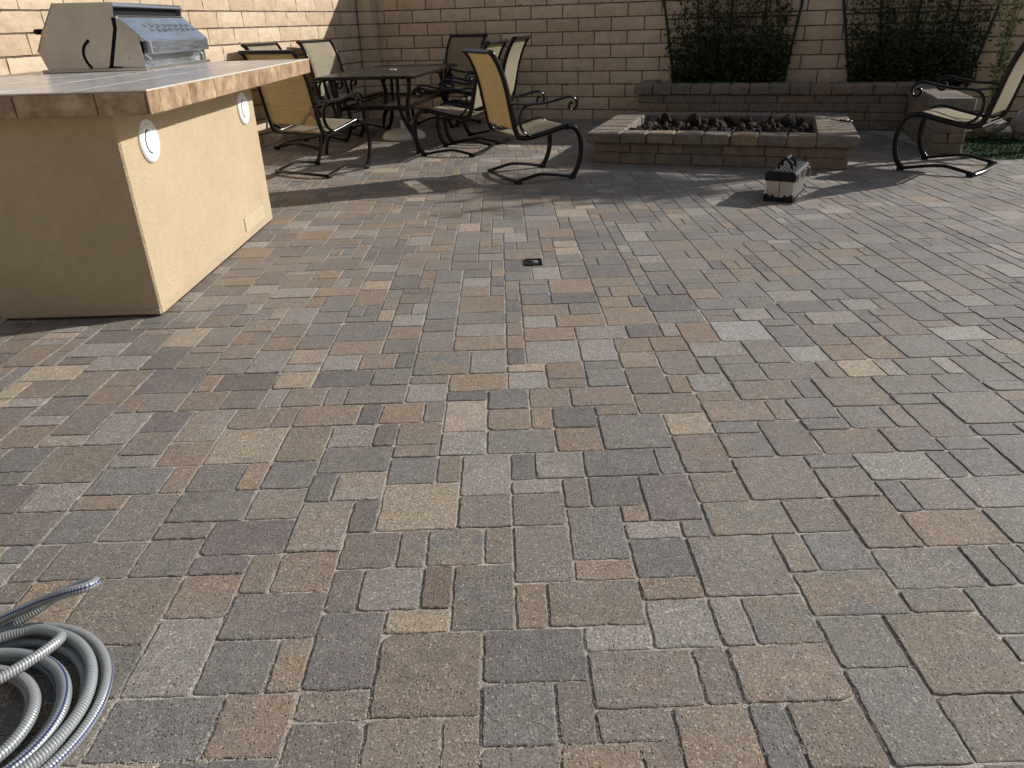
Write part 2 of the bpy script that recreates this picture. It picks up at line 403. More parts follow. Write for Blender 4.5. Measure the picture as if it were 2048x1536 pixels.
# ------------------------------------------------------------------ patio of pavers
U = 0.0698625
def lat2w(a, b):                    # lattice cell corner -> metres (the laid grid is very slightly skew)
    b -= .5
    det = .992*.992+.004*.012
    return (U*(.992*a-.004*b)/det, U*(.992*b+.012*a)/det)
def w2lat(x, y): return (.992*x/U+.004*y/U, .992*y/U-.012*x/U+.5)
PAV = '5,22,23p;2,29,22p;2,19,21t;-5,18,22l;6,30,32b;0,22,22b;1,25,22l;-1,31,22p;-10,23,22b;-3,32,21p;-17,28,22b;1,29,12t;0,25,12p;-10,25,22u;-4,30,12b;4,16,22l;-14,25,12t;4,18,21t;2,23,12b;0,17,12t;-6,14,21b;2,20,23g;-17,24,21t;-1,29,22b;2,14,32g;-16,20,32b;1,31,22b;9,15,22g;-13,23,32g;-7,15,12t;-9,19,12b;-11,20,21p;9,12,23g;-7,30,12p;9,29,32t;3,25,32u;-6,22,12p;-15,22,23g;-11,21,32p;-17,22,22u;3,23,22p;6,16,12l;-16,38,22b;-11,25,12t;-21,35,22b;-5,32,22l;0,33,22l;7,12,22b;12,29,12b;2,27,22t;-1,27,32g;1,17,32b;-21,24,22p;4,27,33g;6,18,33g;-4,20,12b;6,32,23p;-6,28,12p;-11,15,23l;-9,15,22u;-13,22,21b;-13,20,22g;-19,34,33p;0,19,23g;-4,17,21T;7,21,32m;7,16,22m;13,29,22u;-5,28,22b;6,12,12u;13,28,21u;10,19,22u;4,30,21b;1,13,12b;9,31,21b;-7,24,22l;-6,15,23p;-3,18,12o;4,12,22t;-1,13,22u;-13,25,22u;-4,14,33b;-6,36,12p;-3,33,32t;-19,29,23l;5,14,12b;-5,27,21b;-2,17,23u;-21,30,23b;9,32,22l;-3,25,12b;4,19,22u;-7,34,22g;-19,24,22l;7,28,22T;-6,18,12g;-23,34,23b;-12,36,21l;7,25,23b;-6,20,22b;-8,19,22t;-2,24,23l;-23,32,22p;-6,30,22t;-17,20,12g;-8,28,22l;-10,27,23b;0,24,21l;-21,33,22t;-12,32,12l;13,26,32b;15,37,23u;-23,31,21l;6,14,32t;14,24,32l;9,19,12b;-8,21,23l;-3,20,22m;2,16,21l;-1,15,32p;16,26,22u;-5,35,33m;10,21,22b;11,14,33b;15,35,22L;-8,32,32g;9,17,32m;14,31,12u;15,30,33b;-8,36,22t;4,33,22u;-2,12,12b;-13,27,33T;-5,34,21g;-20,26,33b;-3,29,23T;-17,27,21l;15,28,22u;-3,27,22l;11,26,23p;-8,13,22t;13,33,32b;14,20,32t;12,18,32g;-15,29,23l;-11,18,22t;-1,20,12b;9,26,22m;-17,30,22p;-15,27,22t;-14,32,22g;2,33,21b;-10,30,32t;-8,26,32g;-9,17,32p;11,33,22g;-17,25,32u;9,23,33b;3,31,32b;-23,29,22t;-22,27,22u;12,17,21g;-18,39,21b;14,16,32g;-11,30,12b;12,23,22g;-12,37,22T;-13,15,22u;15,22,22g;-2,22,22b;-20,37,23p;14,22,12u;-25,33,21l;17,28,12b;0,36,12p;-14,36,23l;13,35,23g;-25,34,22b;-20,22,32b;16,33,12b;12,20,23b;18,27,23g;9,28,21g;17,24,12u;12,25,21u;8,34,23b;11,31,32b;-8,24,12p;-9,32,12b;-4,12,22b;7,23,22b;15,18,12g;-5,22,33T;-15,34,32p;-16,36,22g;18,40,32l;-13,30,22b;-11,32,22b;-12,34,22T;-2,35,23l;-11,13,32u;-19,32,12t;10,36,32l;0,35,21T;19,35,23t;-22,26,21u;-10,36,22l;-25,30,23b;-16,32,22t;-18,32,22b;-10,34,32p;-21,29,21l;-14,17,33b;-16,17,23t;17,22,32l;-25,38,21b;4,36,23l;-6,12,22b;10,38,23t;-27,36,12u;-16,34,12t;19,33,12l;6,35,22t;-5,25,22u;17,33,22T;20,28,33g;2,34,22t;18,26,21g;-23,37,32l;18,30,21g;-18,37,22g;1,36,33l;4,35,21g;18,31,32g;18,24,22u;21,31,22u;20,33,22g;12,38,33L;-26,36,32T;-25,39,32l;21,35,33g;11,12,22g;-22,39,23b;22,33,12L;23,32,23g;22,38,23b;24,37,32L'
PALETTE = {'t': ((.345, .250, .168), (.290, .230, .178)), 'b': ((.270, .228, .190), (.300, .245, .190)), 'g': ((.245, .225, .200), (.262, .230, .195)),
           'u': ((.218, .212, .202), (.255, .232, .204)), 'p': ((.195, .172, .162), (.225, .200, .184)), 'l': ((.370, .335, .295), (.325, .302, .275)),
           'L': ((.430, .405, .370), (.385, .365, .335)), 'T': ((.490, .385, .275), (.440, .360, .275)), 'o': ((.265, .190, .140), (.235, .185, .150)),
           'm': ((.220, .220, .212), (.325, .255, .185))}
pieces = []; occ = set()
for q in PAV.split(';'):
    a, b, c = q.split(','); a = int(a); b = int(b); wq, hq, cl = int(c[0]), int(c[1]), c[2]
    pieces.append((a, b, wq, hq, cl)); occ |= {(a+i, b+j) for i in range(wq) for j in range(hq)}
hand = len(pieces)
PHI = R(18.5); E1 = Vector((math.cos(PHI), -math.sin(PHI), 0)); E2 = Vector((math.sin(PHI), math.cos(PHI), 0))
CORNER = Vector((-1.80496, 10.9411, 0))
ISL = (-2.282, -1.558, 3.132, 4.93)
TURF_A, TURF_B = Vector((3.90, 6.39)), Vector((4.9, 6.02))   # the edge where the turf begins
def paved(x, y):
    v = Vector((x, y, 0))-CORNER
    if v.dot(E2) > -.01 or v.dot(E1) < .01: return False
    if abs(x) > .80*y+.55 or y < .55: return False                       # only what the picture could see, with a margin
    if ISL[0]+.04 < x < ISL[1]-.04 and ISL[2]+.04 < y < ISL[3]-.04: return False
    d = TURF_B-TURF_A
    if x > 3.92 and (d.x*(y-TURF_A.y)-d.y*(x-TURF_A.x)) > 0.02: return False
    return True
pr = random.Random(21)
OPT = [((2, 2), 34), ((3, 2), 20), ((2, 3), 13), ((1, 2), 11), ((2, 1), 12), ((3, 3), 9)]
a_lo, a_hi = int(w2lat(-4.6, 0)[0]), int(w2lat(6.4, 0)[0])
b_lo, b_hi = int(w2lat(0, .5)[1]), int(w2lat(0, 11.2)[1])
ok = {}
for b in range(b_lo, b_hi):
    for a in range(a_lo, a_hi):
        x, y = lat2w(a+.5, b+.5)
        ok[(a, b)] = paved(x, y)
def colour_pick(x, y):
    base = 'gggguuubbbbbpppttttllT' if x < .6 else 'gggggguuuubbbbbppptlll'
    return pr.choice(base)
for b in range(b_lo, b_hi):
    for a in range(a_lo, a_hi):
        if not ok[(a, b)] or (a, b) in occ: continue
        opts = [o for o in OPT]; done = False
        while opts and not done:
            tot = sum(k for _, k in opts); r_ = pr.uniform(0, tot)
            for o in opts:
                r_ -= o[1]
                if r_ <= 0: break
            opts.remove(o); (wq, hq) = o[0]
            cells = [(a+i, b+j) for i in range(wq) for j in range(hq)]
            if all(c not in occ and ok.get(c, False) for c in cells): done = True
        if not done: wq, hq = 1, 1; cells = [(a, b)]
        occ |= set(cells); x, y = lat2w(a, b); pieces.append((a, b, wq, hq, colour_pick(x, y)))
def paver_geo(a, b, wq, hq, n_edge, r):
    """outline with rounded, slightly chipped corners; returns verts/faces around the paver's centre"""
    cx, cy = lat2w(a+wq/2, b+hq/2)
    g = .0011
    hx, hy = wq*U/2*.996-g, hq*U/2*.996-g
    out = []
    cr = [r.uniform(.004, .010) for _ in range(4)]
    if r.random() < .12: cr[r.randrange(4)] = r.uniform(.016, .026)
    cs = [(1, -1), (1, 1), (-1, 1), (-1, -1)]
    for k in range(4):
        sx, sy = cs[k]; c = cr[k]
        p0 = Vector((sx*(hx-c), sy*hy)); p1 = Vector((sx*hx, sy*(hy-c)))
        if k % 2 == 1: p0, p1 = p1, p0
        pm = Vector((sx*(hx-c*.30), sy*(hy-c*.30)))
        out += [p0, pm, p1]
        q = cs[(k+1) % 4]; c2 = cr[(k+1) % 4]
        e1 = Vector((q[0]*(hx-c2), q[1]*hy)); e2 = Vector((q[0]*hx, q[1]*(hy-c2)))
        nxt = e1 if (k+1) % 2 == 0 else e2
        ln = (nxt-p1).length; m_ = max(1, int(ln/n_edge))
        for i in range(1, m_): out.append(p1.lerp(nxt, i/m_))
    out = [p+Vector((r.uniform(-.0018, .0018), r.uniform(-.0018, .0018))) for p in out]
    n = len(out); V = []
    tx, ty, z0 = r.uniform(-.006, .006), r.uniform(-.006, .006), r.uniform(-.0012, .0012)
    for (ins, dz) in ((.0034, 0), (.0010, -.0016), (0, -.010)):
        for p in out:
            l = p.length; f = Vector((p.x-math.copysign(min(ins*r.uniform(.75, 1.25), abs(p.x)*.5), p.x)*(abs(p.x) > hx-.03 or 0),
                                      p.y-math.copysign(min(ins*r.uniform(.75, 1.25), abs(p.y)*.5), p.y)*(abs(p.y) > hy-.03 or 0)))
            V.append((f.x, f.y, dz+z0+tx*f.x+ty*f.y))
    F = [tuple(range(n))]
    for k in range(2):
        for i in range(n): F.append((k*n+i, (k+1)*n+i, (k+1)*n+(i+1) % n, k*n+(i+1) % n))
    return (cx, cy), V, F
def set_cols(me, per_face):
    for nm, k in (('Col', 0), ('Col2', 1)):
        at = me.color_attributes.new(nm, 'FLOAT_COLOR', 'CORNER'); buf = []
        for pl, cc in zip(me.polygons, per_face): buf += [*cc[k], 1]*pl.loop_total
        at.data.foreach_set('color', buf)
def paver_colour(cl):
    c1, c2 = PALETTE[cl]; mean = (.245, .218, .190)
    kk = .92 if cl in 'tTo' else .86; c1 = tuple(x*kk+y*(1-kk) for x, y in zip(c1, mean))
    if cl != 'm' and pr.random() < .6:
        o = PALETTE[pr.choice('tbgupb')][0]; lum = sum(c1)/sum(o); c2 = tuple(x*.25+y*.45*lum+z*.30 for x, y, z in zip(c2, o, mean))
    s = pr.uniform(.84, 1.02); h = [pr.uniform(.988, 1.012) for _ in range(3)]
    k = pr.uniform(.8, 1.15) if cl != 'm' else 1
    c2 = tuple(x*(1-k)+y*k for x, y in zip(c1, c2))
    return (tuple(c*s*q for c, q in zip(c1, h)), tuple(c*s*q for c, q in zip(c2, h)))
# the ground sheet: sand bed under the pavers, running out to the horizon
ground = MB(); ground.add([(-250, -250, -.0040), (250, -250, -.0040), (250, 250, -.0040), (-250, 250, -.0040)], [(0, 1, 2, 3)])
patio = ground.build('ground', M['sand'], kind='structure')
def px_size(q):
    x, y = lat2w(q[0]+q[2]/2, q[1]+q[3]/2); d2 = x*x+y*y+H*H
    if abs(x) > .74*y+.25 or y < .78: return 0
    return q[2]*q[3]/(d2**1.5)
order = sorted(range(len(pieces)), key=lambda i: -px_size(pieces[i]))
front = set(order[:300])
bV, bF, bC = [], [], []
for i, q in enumerate(pieces):
    cc = paver_colour(q[4])
    (cx, cy), V, F = paver_geo(*q[:4], .017 if i in front else .07, pr)
    if i in front:
        me = mesh_from('paver', V, F); set_cols(me, [cc]*len(F))
        link('paver', me, M['paver'], patio, loc=(cx, cy, 0))
    else:
        n = len(bV); bV += [(v[0]+cx, v[1]+cy, v[2]) for v in V]; bF += [tuple(k+n for k in f) for f in F]; bC += [cc]*len(F)
me = mesh_from('distant_pavers', bV, bF); set_cols(me, bC)
link('distant_pavers', me, M['paver'], patio, kind='stuff')
# loose sand grains swept along the joints
sg = MB(); owner = {}
for i, q in enumerate(pieces):
    for ii in range(q[2]):
        for jj in range(q[3]): owner[(q[0]+ii, q[1]+jj)] = i
for _ in range(42000):
    y = .85+pr.random()**1.6*4.2; x = pr.uniform(-.75*y-.1, .75*y+.1)
    la, lb = w2lat(x, y)
    if pr.random() < .5:
        la = round(la); c1, c2 = owner.get((la-1, math.floor(lb))), owner.get((la, math.floor(lb))); la += pr.gauss(0, .045)
    else:
        lb = round(lb); c1, c2 = owner.get((math.floor(la), lb-1)), owner.get((math.floor(la), lb)); lb += pr.gauss(0, .045)
    if c1 == c2 or c1 is None or c2 is None: continue
    x, y = lat2w(la, lb)
    s = pr.uniform(.0006, .0017); z = -.0014+s*.2
    V = [(x+s*pr.uniform(.6, 1), y, z), (x, y+s*pr.uniform(.6, 1), z), (x-s, y-s*.3, z), (x+s*.2, y-s, z), (x, y, z+s*1.1)]
    sg.add(V, [(0, 1, 4), (1, 2, 4), (2, 3, 4), (3, 0, 4)])
sg.build('sand_grains', M['grout'], patio, kind='stuff')
# ------------------------------------------------------------------ block walls (local x along the wall, local -y out of the face, z up)
WALL_TOP = 1.92; BH = .1505; BL = .4035
def block_mesh(ln, h, r):
    """slump-faced block: gridded front face at y~0, body to y=.05"""
    nx, nz = 6, 3; b = .0045; V = []; F = []
    for j in range(nz+1):
        for i in range(nx+1):
            fx, fz = i/nx, j/nz
            edge = i in (0, nx) or j in (0, nz)
            x = (fx-.5)*ln; z = (fz-.5)*h
            y = r.uniform(-.0035, .0035)+.002*math.sin(fx*5+ln)
            if edge: y += b; x += r.uniform(-.0014, .0014); z += r.uniform(-.0013, .0013)
            if j == 0: z += r.uniform(-.0008, .002)
            V.append((x, y, z))
    for j in range(nz):
        for i in range(nx):
            a = j*(nx+1)+i; F.append((a, a+1, a+nx+2, a+nx+1))
    ring = [i for i in range(nx+1)]+[(j+1)*(nx+1)-1 for j in range(1, nz+1)]+[nz*(nx+1)+i for i in range(nx-1, -1, -1)]+[j*(nx+1) for j in range(nz-1, 0, -1)]
    n0 = len(V)
    for k in ring: V.append((V[k][0], .05, V[k][2]))
    for q in range(len(ring)):
        q2 = (q+1) % len(ring); F.append((ring[q], n0+q, n0+q2, ring[q2]))
    return V, F
br = random.Random(5)
JT = .0140
FULL = [mesh_from('block', *block_mesh(BL-JT, BH-JT, br)) for _ in range(10)]
for me in FULL: me.materials.append(M['block'])
def cut_mesh(ln):
    me = mesh_from('block', *block_mesh(ln, BH-JT, br)); me.materials.append(M['block']); return me
def block_wall(root, x0, x1, offs, seen, nm='block'):
    """rows of blocks between x0 and x1; seen(x,z) picks those that become parts, the others join one mesh"""
    rest = MB(); k = 0; z = .115-BH
    while z < WALL_TOP-.05:
        j = offs[k % 2]+x0
        while j > x0: j -= BL
        while j < x1-.02:
            a, b = max(j, x0), min(j+BL, x1)
            if b-a > .03:
                c = ((a+b)/2, z+BH/2)
                if seen(*c):
                    full = abs(b-a-BL) < .002
                    me = br.choice(FULL) if full else cut_mesh(b-a-JT)
                    o = link(nm, me, None, root); o.location = (c[0], 0, c[1]); o.rotation_euler = (br.uniform(-.006, .006), br.uniform(-.003, .003), br.uniform(-.006, .006))
                else: rest.box(a+JT/2, b-JT/2, 0, .05, z+JT/2, z+BH-JT/2, .006)
            j += BL
        z += BH; k += 1
    core = MB(); core.box(x0, x1, .0092, .145, -.1, WALL_TOP+.01); core.build('mortar', M['mortar'], root)
    cap = MB(); x = x0
    while x < x1-.01:
        cap.box(x+.004, min(x+BL, x1)-.004, -.012, .162, WALL_TOP+.012, WALL_TOP+.062, .006); x += BL
    cap.build('wall_cap', M['block'], root, kind='stuff')
    if rest.V: rest.build('hidden_courses', M['block'], root, kind='stuff')
wb = thing('block_wall', 'shaded tan block wall running across the back behind the table and fire pit', 'wall', CORNER, -PHI)
block_wall(wb, 0, 8.6, (.30, .10), lambda x, z: z < 1.5 and x < 7.4 and z > -.02)
# left wall: local x runs towards the corner so that the face (local -y) looks to +E1
wl = thing('block_wall', 'sunlit cream block wall along the left side behind the grill', 'wall', CORNER-E2*8, math.atan2(E2.y, E2.x))
block_wall(wl, 0, 8.0, (.1435, .37), lambda x, z: z < 1.55 and x > 1.8 and z > -.02)
# pilaster where the two walls meet
pil = thing('corner_pilaster', 'narrow block pilaster in the shaded corner where the two walls meet', 'pilaster', CORNER+E1*.0-E2*.0, -PHI)
z = .115-BH; k = 0
while z < WALL_TOP:
    m_ = MB(); m_.box(.012, .20, -.185, -.004, z+.0045, z+BH-.0045, .007, .0015); m_.build('block', M['block'], pil); z += BH
m_ = MB(); m_.box(.018, .193, -.178, -.006, -.1, WALL_TOP); m_.build('mortar', M['mortar'], pil)

# ------------------------------------------------------------------ the house wall behind the viewer (the patio side of the house)
q = MB(); q.box(-9, 9, -2.9, -2.6, -.05, 3.1); q.build('house_wall', M['house'], kind='structure')

# ------------------------------------------------------------------ barbecue island
IX0, IX1, IY0, IY1 = ISL
CT, CB = .953, .862            # counter top and underside
isl = thing('barbecue_island', 'cream stucco barbecue island with brown tiled counter and two round white vents', 'barbecue island', ((IX0+IX1)/2, (IY0+IY1)/2, 0))
ox, oy = isl.location.x, isl.location.y
b_ = MB(); b_.box(IX0-ox, IX1-ox, IY0-oy, IY1-oy, .005, CB-.001, .008); b_.build('stucco_body', M['stucco'], isl)
b_ = MB(); b_.box(IX0-ox+.012, IX1-ox-.012, IY0-oy+.012, IY1-oy-.012, -.01, .005); b_.build('base_gap', M['void'], isl)
b_ = MB(); b_.box(IX0-ox+.004, IX1-ox-.006, IY0-oy-.006, IY0-oy+.003, .013, .034, .002); b_.build('weep_screed', M['stucco'], isl)
CX0, CX1, CY0, CY1 = -2.86, -1.362, 3.045, 5.72
b_ = MB(); b_.box(CX0-ox+.012, CX1-ox-.012, CY0-oy+.012, CY1-oy-.012, CB+.004, CT-.004); b_.build('counter_slab', M['grout'], isl)
b_ = MB(); b_.box(CX1-ox-.006, CX1-ox+.001, CY0-oy-.001, CY1-oy, CT-.0065, CT+.0005, .002); b_.box(CX0-ox, CX1-ox, CY0-oy-.001, CY0-oy+.006, CT-.006, CT, .002)
b_.build('edge_grout', M['grout'], isl)
TL = .315
def tile(x0, x1, y0, y1, z0, z1, m, ch=.003):
    q = MB(); q.box(-(x1-x0)/2, (x1-x0)/2, -(y1-y0)/2, (y1-y0)/2, -(z1-z0)/2, (z1-z0)/2, ch, .0004)
    q.build('tile', m, isl, loc=((x0+x1)/2-ox, (y0+y1)/2-oy, (z0+z1)/2))
y = CY0-TL*.66
while y < CY1-.01:                       # right edge
    a, b = max(y, CY0)+.002, min(y+TL, CY1)-.002
    if b-a > .02: tile(CX1-.0115, CX1, a, b, CB, CT-.006, M['tile_edge'])
    y += TL
x = CX1-TL*.66
while x > CX0-TL:                        # front edge
    a, b = max(x, CX0)+.002, min(x+TL, CX1-.013)-.002
    if b-a > .02: tile(a, b, CY0, CY0+.0115, CB, CT-.006, M['tile_edge'])
    x -= TL
x = CX1
while x > CX0+.01:                       # top: tiles between the edge trims
    y = CY0
    while y < CY1-.01:
        a0, a1 = max(x-TL, CX0)+.004, min(x, CX1-.006)-.004; c0, c1 = max(y, CY0+.006)+.004, min(y+TL, CY1)-.004
        if a1-a0 > .02 and c1-c0 > .02: tile(a0, a1, c0, c1, CT-.010, CT, M['tile_top'], .0015)
        y += TL
    x -= TL
def round_vent(y, z):
    q = MB(); q.lathe([(.092, 0), (.0915, .007), (.086, .0125), (.077, .013), (.072, .009), (.0715, .004)], (IX1-ox, y-oy, z), 40, 'x'); o = q.build('vent', M['white'], isl, True)
    auto_smooth(o, 40)
    d = MB(); d.lathe([(.0712, .003), (.070, .010), (.064, .0125), (0.0001, .0135)], (IX1-ox, y-oy, z), 40, 'x'); c = d.build('vent_disc', M['white'], o, True); auto_smooth(c, 40)
    s = MB(); pts = [(IX1-ox+.0128, y-oy+.050*math.cos(a), z+.050*math.sin(a)) for a in [R(100+160*i/14) for i in range(15)]]
    s.tube(pts, .0028, 6, rv=.0028); s.build('vent_slot', M['void'], o)
round_vent(3.385, .723); round_vent(4.703, .727)
q = MB(); q.box(IX1-ox, IX1-ox+.006, 4.375-oy, 4.76-oy, .058, .142, .002); q.build('cover_plate', M['cream_plate'], isl)

# ------------------------------------------------------------------ grill on the counter
gr = thing('built_in_grill', 'stainless steel grill with louvred sloping hood sunk into the tiled counter', 'grill', (-2.34, 5.16, CT))
def G(x): return x+2.34
def Z(z): return z-CT
GY0, GY1 = 4.66-5.16, 5.66-5.16
side = [(-2.620, .969), (-2.648, 1.063), (-2.592, 1.166), (-2.495, 1.308), (-2.172, 1.306), (-2.172, 1.275), (-2.190, 1.178), (-2.196, 1.165), (-2.262, .985), (-2.275, .972)]
for y0, y1 in ((GY0, GY0+.012), (GY1-.012, GY1)):
    q = MB(); q.prism([(G(a), Z(b)) for a, b in side], y0, y1); q.build('side_panel', M['steel_side'], gr)
side2 = [(-2.172, 1.172), (-2.166, 1.236), (-2.066, 1.139), (-2.060, .968), (-2.243, .980)]
for y0, y1 in ((GY0+.004, GY0+.014), (GY1-.014, GY1-.004)):
    q = MB(); q.prism([(G(a), Z(b)) for a, b in side2], y0, y1); q.build('hood_cheek', M['steel_side'], gr)
inner = [(-2.61, .972), (-2.635, 1.063), (-2.582, 1.163), (-2.488, 1.296), (-2.20, 1.294), (-2.20, 1.20), (-2.26, .972)]
q = MB(); q.prism([(G(a), Z(b)) for a, b in inner], GY0+.014, GY1-.014); q.build('firebox', M['void'], gr)
q = MB(); q.prism([(G(a), Z(b)) for a, b in [(-2.50, 1.300), (-2.165, 1.298), (-2.160, 1.288), (-2.172, 1.282), (-2.175, 1.309), (-2.496, 1.311)]], GY0+.001, GY1-.001); q.build('top_panel', M['steel_bright'], gr)
q = MB(); q.prism([(G(a), Z(b)) for a, b in [(-2.652, 1.063), (-2.594, 1.168), (-2.497, 1.311), (-2.502, 1.312), (-2.60, 1.168), (-2.658, 1.063)]], GY0+.002, GY1-.002); q.build('lid', M['steel_side'], gr)
# bar under the dark gap, sloping panel with louvres, box below
q = MB(); q.box(G(-2.20), G(-2.158), GY0+.016, GY1-.03, Z(1.228), Z(1.243), .003); q.build('gap_bar', M['steel_bright'], gr)
q = MB(); q.prism([(G(a), Z(b)) for a, b in [(-2.164, 1.236), (-2.030, 1.112), (-2.030, 1.106), (-2.060, 1.106), (-2.170, 1.225)]], GY0+.016, GY1-.016); slope = q.build('slope_panel', M['steel_front'], gr)
sl = Vector((-2.030+2.164, 0, 1.112-1.236)); sn = Vector((.68, 0, .733)).normalized()
for row, f in ((0, .36), (1, .56)):
    for k in range(8):
        yy = GY0+.21+row*.03+k*.092; c = Vector((G(-2.164), 0, Z(1.236)))+sl*f
        q = MB(); a = c-sl.normalized()*.010; b = c+sl.normalized()*.012
        q.add([(a.x, yy, a.z), (a.x, yy+.058, a.z), (b.x+sn.x*.011, yy+.052, b.z+sn.z*.011), (b.x+sn.x*.011, yy+.004, b.z+sn.z*.011), (b.x, yy+.058, b.z), (b.x, yy, b.z)],
              [(0, 1, 2, 3), (3, 2, 4, 5), (0, 3, 5), (1, 4, 2)]); q.build('louvre', M['steel_front'], slope)
        q = MB(); q.box(b.x-.001, b.x+.0035, yy+.006, yy+.05, b.z+.0005, b.z+.0075); q.build('louvre_slot', M['void'], slope)
q = MB(); q.box(G(-2.075), G(-2.022), GY0+.06, GY1-.02, Z(1.036), Z(1.108), .004); q.build('wind_guard', M['steel_front'], gr)
q = MB(); q.box(G(-2.20), G(-2.092), GY0+.03, GY1-.02, Z(.965), Z(1.037)); q.build('lower_panel', M['steel_front'], gr)
q = MB(); q.box(G(-2.652), G(-2.045), GY0-.012, GY1+.02, .0005, Z(.970), .002); q.build('base_flange', M['steel_side'], gr)
for yy in (GY0+.10, GY1-.06):
    q = MB(); q.tube(smooth_path([(G(-2.083), yy, Z(1.037)), (G(-2.062), yy+.012, Z(1.01)), (G(-2.07), yy+.024, Z(.972))], 5), .006, 6); q.build('vent_pipe', M['steel_bright'], gr)
arc = smooth_path([(G(-2.345), 0, Z(1.120)), (G(-2.379), 0, Z(1.090)), (G(-2.394), 0, Z(1.052)), (G(-2.388), 0, Z(1.010)), (G(-2.366), 0, Z(.972))], 5)
q = MB(); q.tube([(p.x, GY0-.0005, p.z) for p in arc], .0085, 8, rv=.0015, up0=(1, 0, 0)); q.build('rotisserie_slot', M['void'], gr)
q = MB(); q.tube([(G(-2.182), GY0-.0002, Z(1.232)), (G(-2.184), GY0-.0002, Z(1.172)), (G(-2.252), GY0-.0002, Z(.985))], .0075, 8, rv=.0015, up0=(1, 0, 0)); q.build('panel_seam', M['void'], gr)
for a, b in ((-2.292, 1.018), (-2.15, 1.02)):
    q = MB(); V = [(.007*math.cos(t), .007*math.sin(t)) for t in [R(30*i) for i in range(12)]]
    q.prism([(G(a)+v[0], Z(b)+v[1]) for v in V], GY0-.003, GY0+.001); q.build('screw', M['steel_bright'], gr)
q = MB(); q.tube([(G(-2.66), GY0+.05, Z(1.17)), (G(-2.66), GY1-.05, Z(1.17))], .014, 10); q.box(G(-2.665), G(-2.60), GY0+.06, GY0+.085, Z(1.155), Z(1.185)); q.build('lid_handle', M['black'], gr)
q = MB()
for k in range(4):
    a = rnd.uniform(0, 6.28); x, y = -1.985-ox+rnd.uniform(-.03, .03), 4.37-oy+rnd.uniform(-.03, .03); dx, dy = .018*math.cos(a), .018*math.sin(a)
    q.add([(x-dx, y-dy, .002), (x-dy*.3, y+dx*.3, .007), (x+dx, y+dy, .003), (x+dy*.3, y-dx*.3, .005)], [(0, 1, 2), (0, 2, 3)])
lf = q.build('dry_leaf', M['straw'], loc=(ox, oy, CT)); tag(lf, 'small crumpled yellow leaf lying on the counter in front of the grill', 'leaf')

# ------------------------------------------------------------------ tumbled stone pieces: fire pit and seat wall
STONES = {}
def stone(parent, x0, x1, y0, y1, z0, z1, g=.004, ch=.012, nm='stone'):
    q = MB(); hx, hy, hz = (x1-x0)/2-g/2, (y1-y0)/2-g/2, (z1-z0)/2-.0012
    q.box(-hx, hx, -hy, hy, -hz, hz, ch, .003)
    return q.build(nm, M['stone'], parent, loc=((x0+x1)/2+rnd.uniform(-.002, .002), (y0+y1)/2+rnd.uniform(-.003, .003), (z0+z1)/2), rotz=rnd.uniform(-.006, .006))
def split(x0, x1, w, r=.15):
    out = [x0]; n = max(1, round((x1-x0)/w))
    ws = [1+rnd.uniform(-r, r) for _ in range(n)]; s = sum(ws)
    for q in ws: out.append(out[-1]+(x1-x0)*q/s)
    return [(a, b) for a, b in zip(out, out[1:])]
PA = R(20.0); PW, PD, PT = 2.20, 1.60, .268; CTH = .092
pit = thing('fire_pit', 'long low rectangular fire pit of tumbled stone filled with dark lava rock', 'fire pit', (.727, 6.715, 0), -PA)
FW, SW = .205, .315        # cap depth front/back and at the ends
for a, b in [(0, .30)]+split(.30, PW-SW, .222, .05)+[(PW-SW, PW)]:
    stone(pit, a, b, 0, FW, PT-CTH, PT)
for a, b in [(0, .30)]+split(.30, PW, .235, .06): stone(pit, a, b, PD-FW, PD, PT-CTH, PT)
for a, b in split(FW, PD-FW, .24, .1): stone(pit, 0, .30+rnd.uniform(-.035, .01), a, b, PT-CTH, PT)
stone(pit, PW-SW, PW, FW, PD-FW, PT-CTH, PT, ch=.010)
o_ = .052; zc = (PT-CTH)/2
for k in range(2):
    z0, z1 = k*zc-.004*(k == 0), (k+1)*zc
    for a, b in split(o_, PW-o_, .30, .3): stone(pit, a, b, o_, o_+.13, z0, z1)
    for a, b in split(o_+.13, PD-o_-.13, .30, .3): stone(pit, o_, o_+.13, a, b, z0, z1); stone(pit, PW-o_-.13, PW-o_, a, b, z0, z1)
    for a, b in split(o_, PW-o_, .30, .3): stone(pit, a, b, PD-o_-.13, PD-o_, z0, z1)
q = MB(); q.box(o_+.13, PW-o_-.13, o_+.13, PD-o_-.13, 0, PT-.10); q.build('lava_bed', M['lava'], pit, kind='stuff')
q = MB(); q.box(o_+.02, PW-o_-.02, o_+.02, o_+.11, 0, PT-CTH-.004); q.box(o_+.02, PW-o_-.02, PD-o_-.11, PD-o_-.02, 0, PT-CTH-.004); q.box(o_+.02, o_+.11, o_+.11, PD-o_-.11, 0, PT-CTH-.004); q.box(PW-o_-.11, PW-o_-.02, o_+.11, PD-o_-.11, 0, PT-CTH-.004); q.build('core', M['mortar'], pit)
def rock_mesh(nm, r, seed, sub=2):
    rr = random.Random(seed); bm = bmesh.new(); bmesh.ops.create_icosphere(bm, subdivisions=sub, radius=1)
    offs = [(Vector((rr.gauss(0, 1), rr.gauss(0, 1), rr.gauss(0, 1))).normalized(), rr.uniform(.5, .95)) for _ in range(9)]
    for v in bm.verts:
        d = v.co.normalized(); s = 1
        for n_, c_ in offs:
            t = d.dot(n_)
            if t > 0: s = min(s, c_/max(t, c_*.999) if t > c_ else 1)
        v.co = d*s*(1+rr.uniform(-.12, .12))*r
    me = bpy.data.meshes.new(nm); bm.to_mesh(me); bm.free(); return me
LAVA = [rock_mesh('lava_rock', .062, k, 2) for k in range(6)]
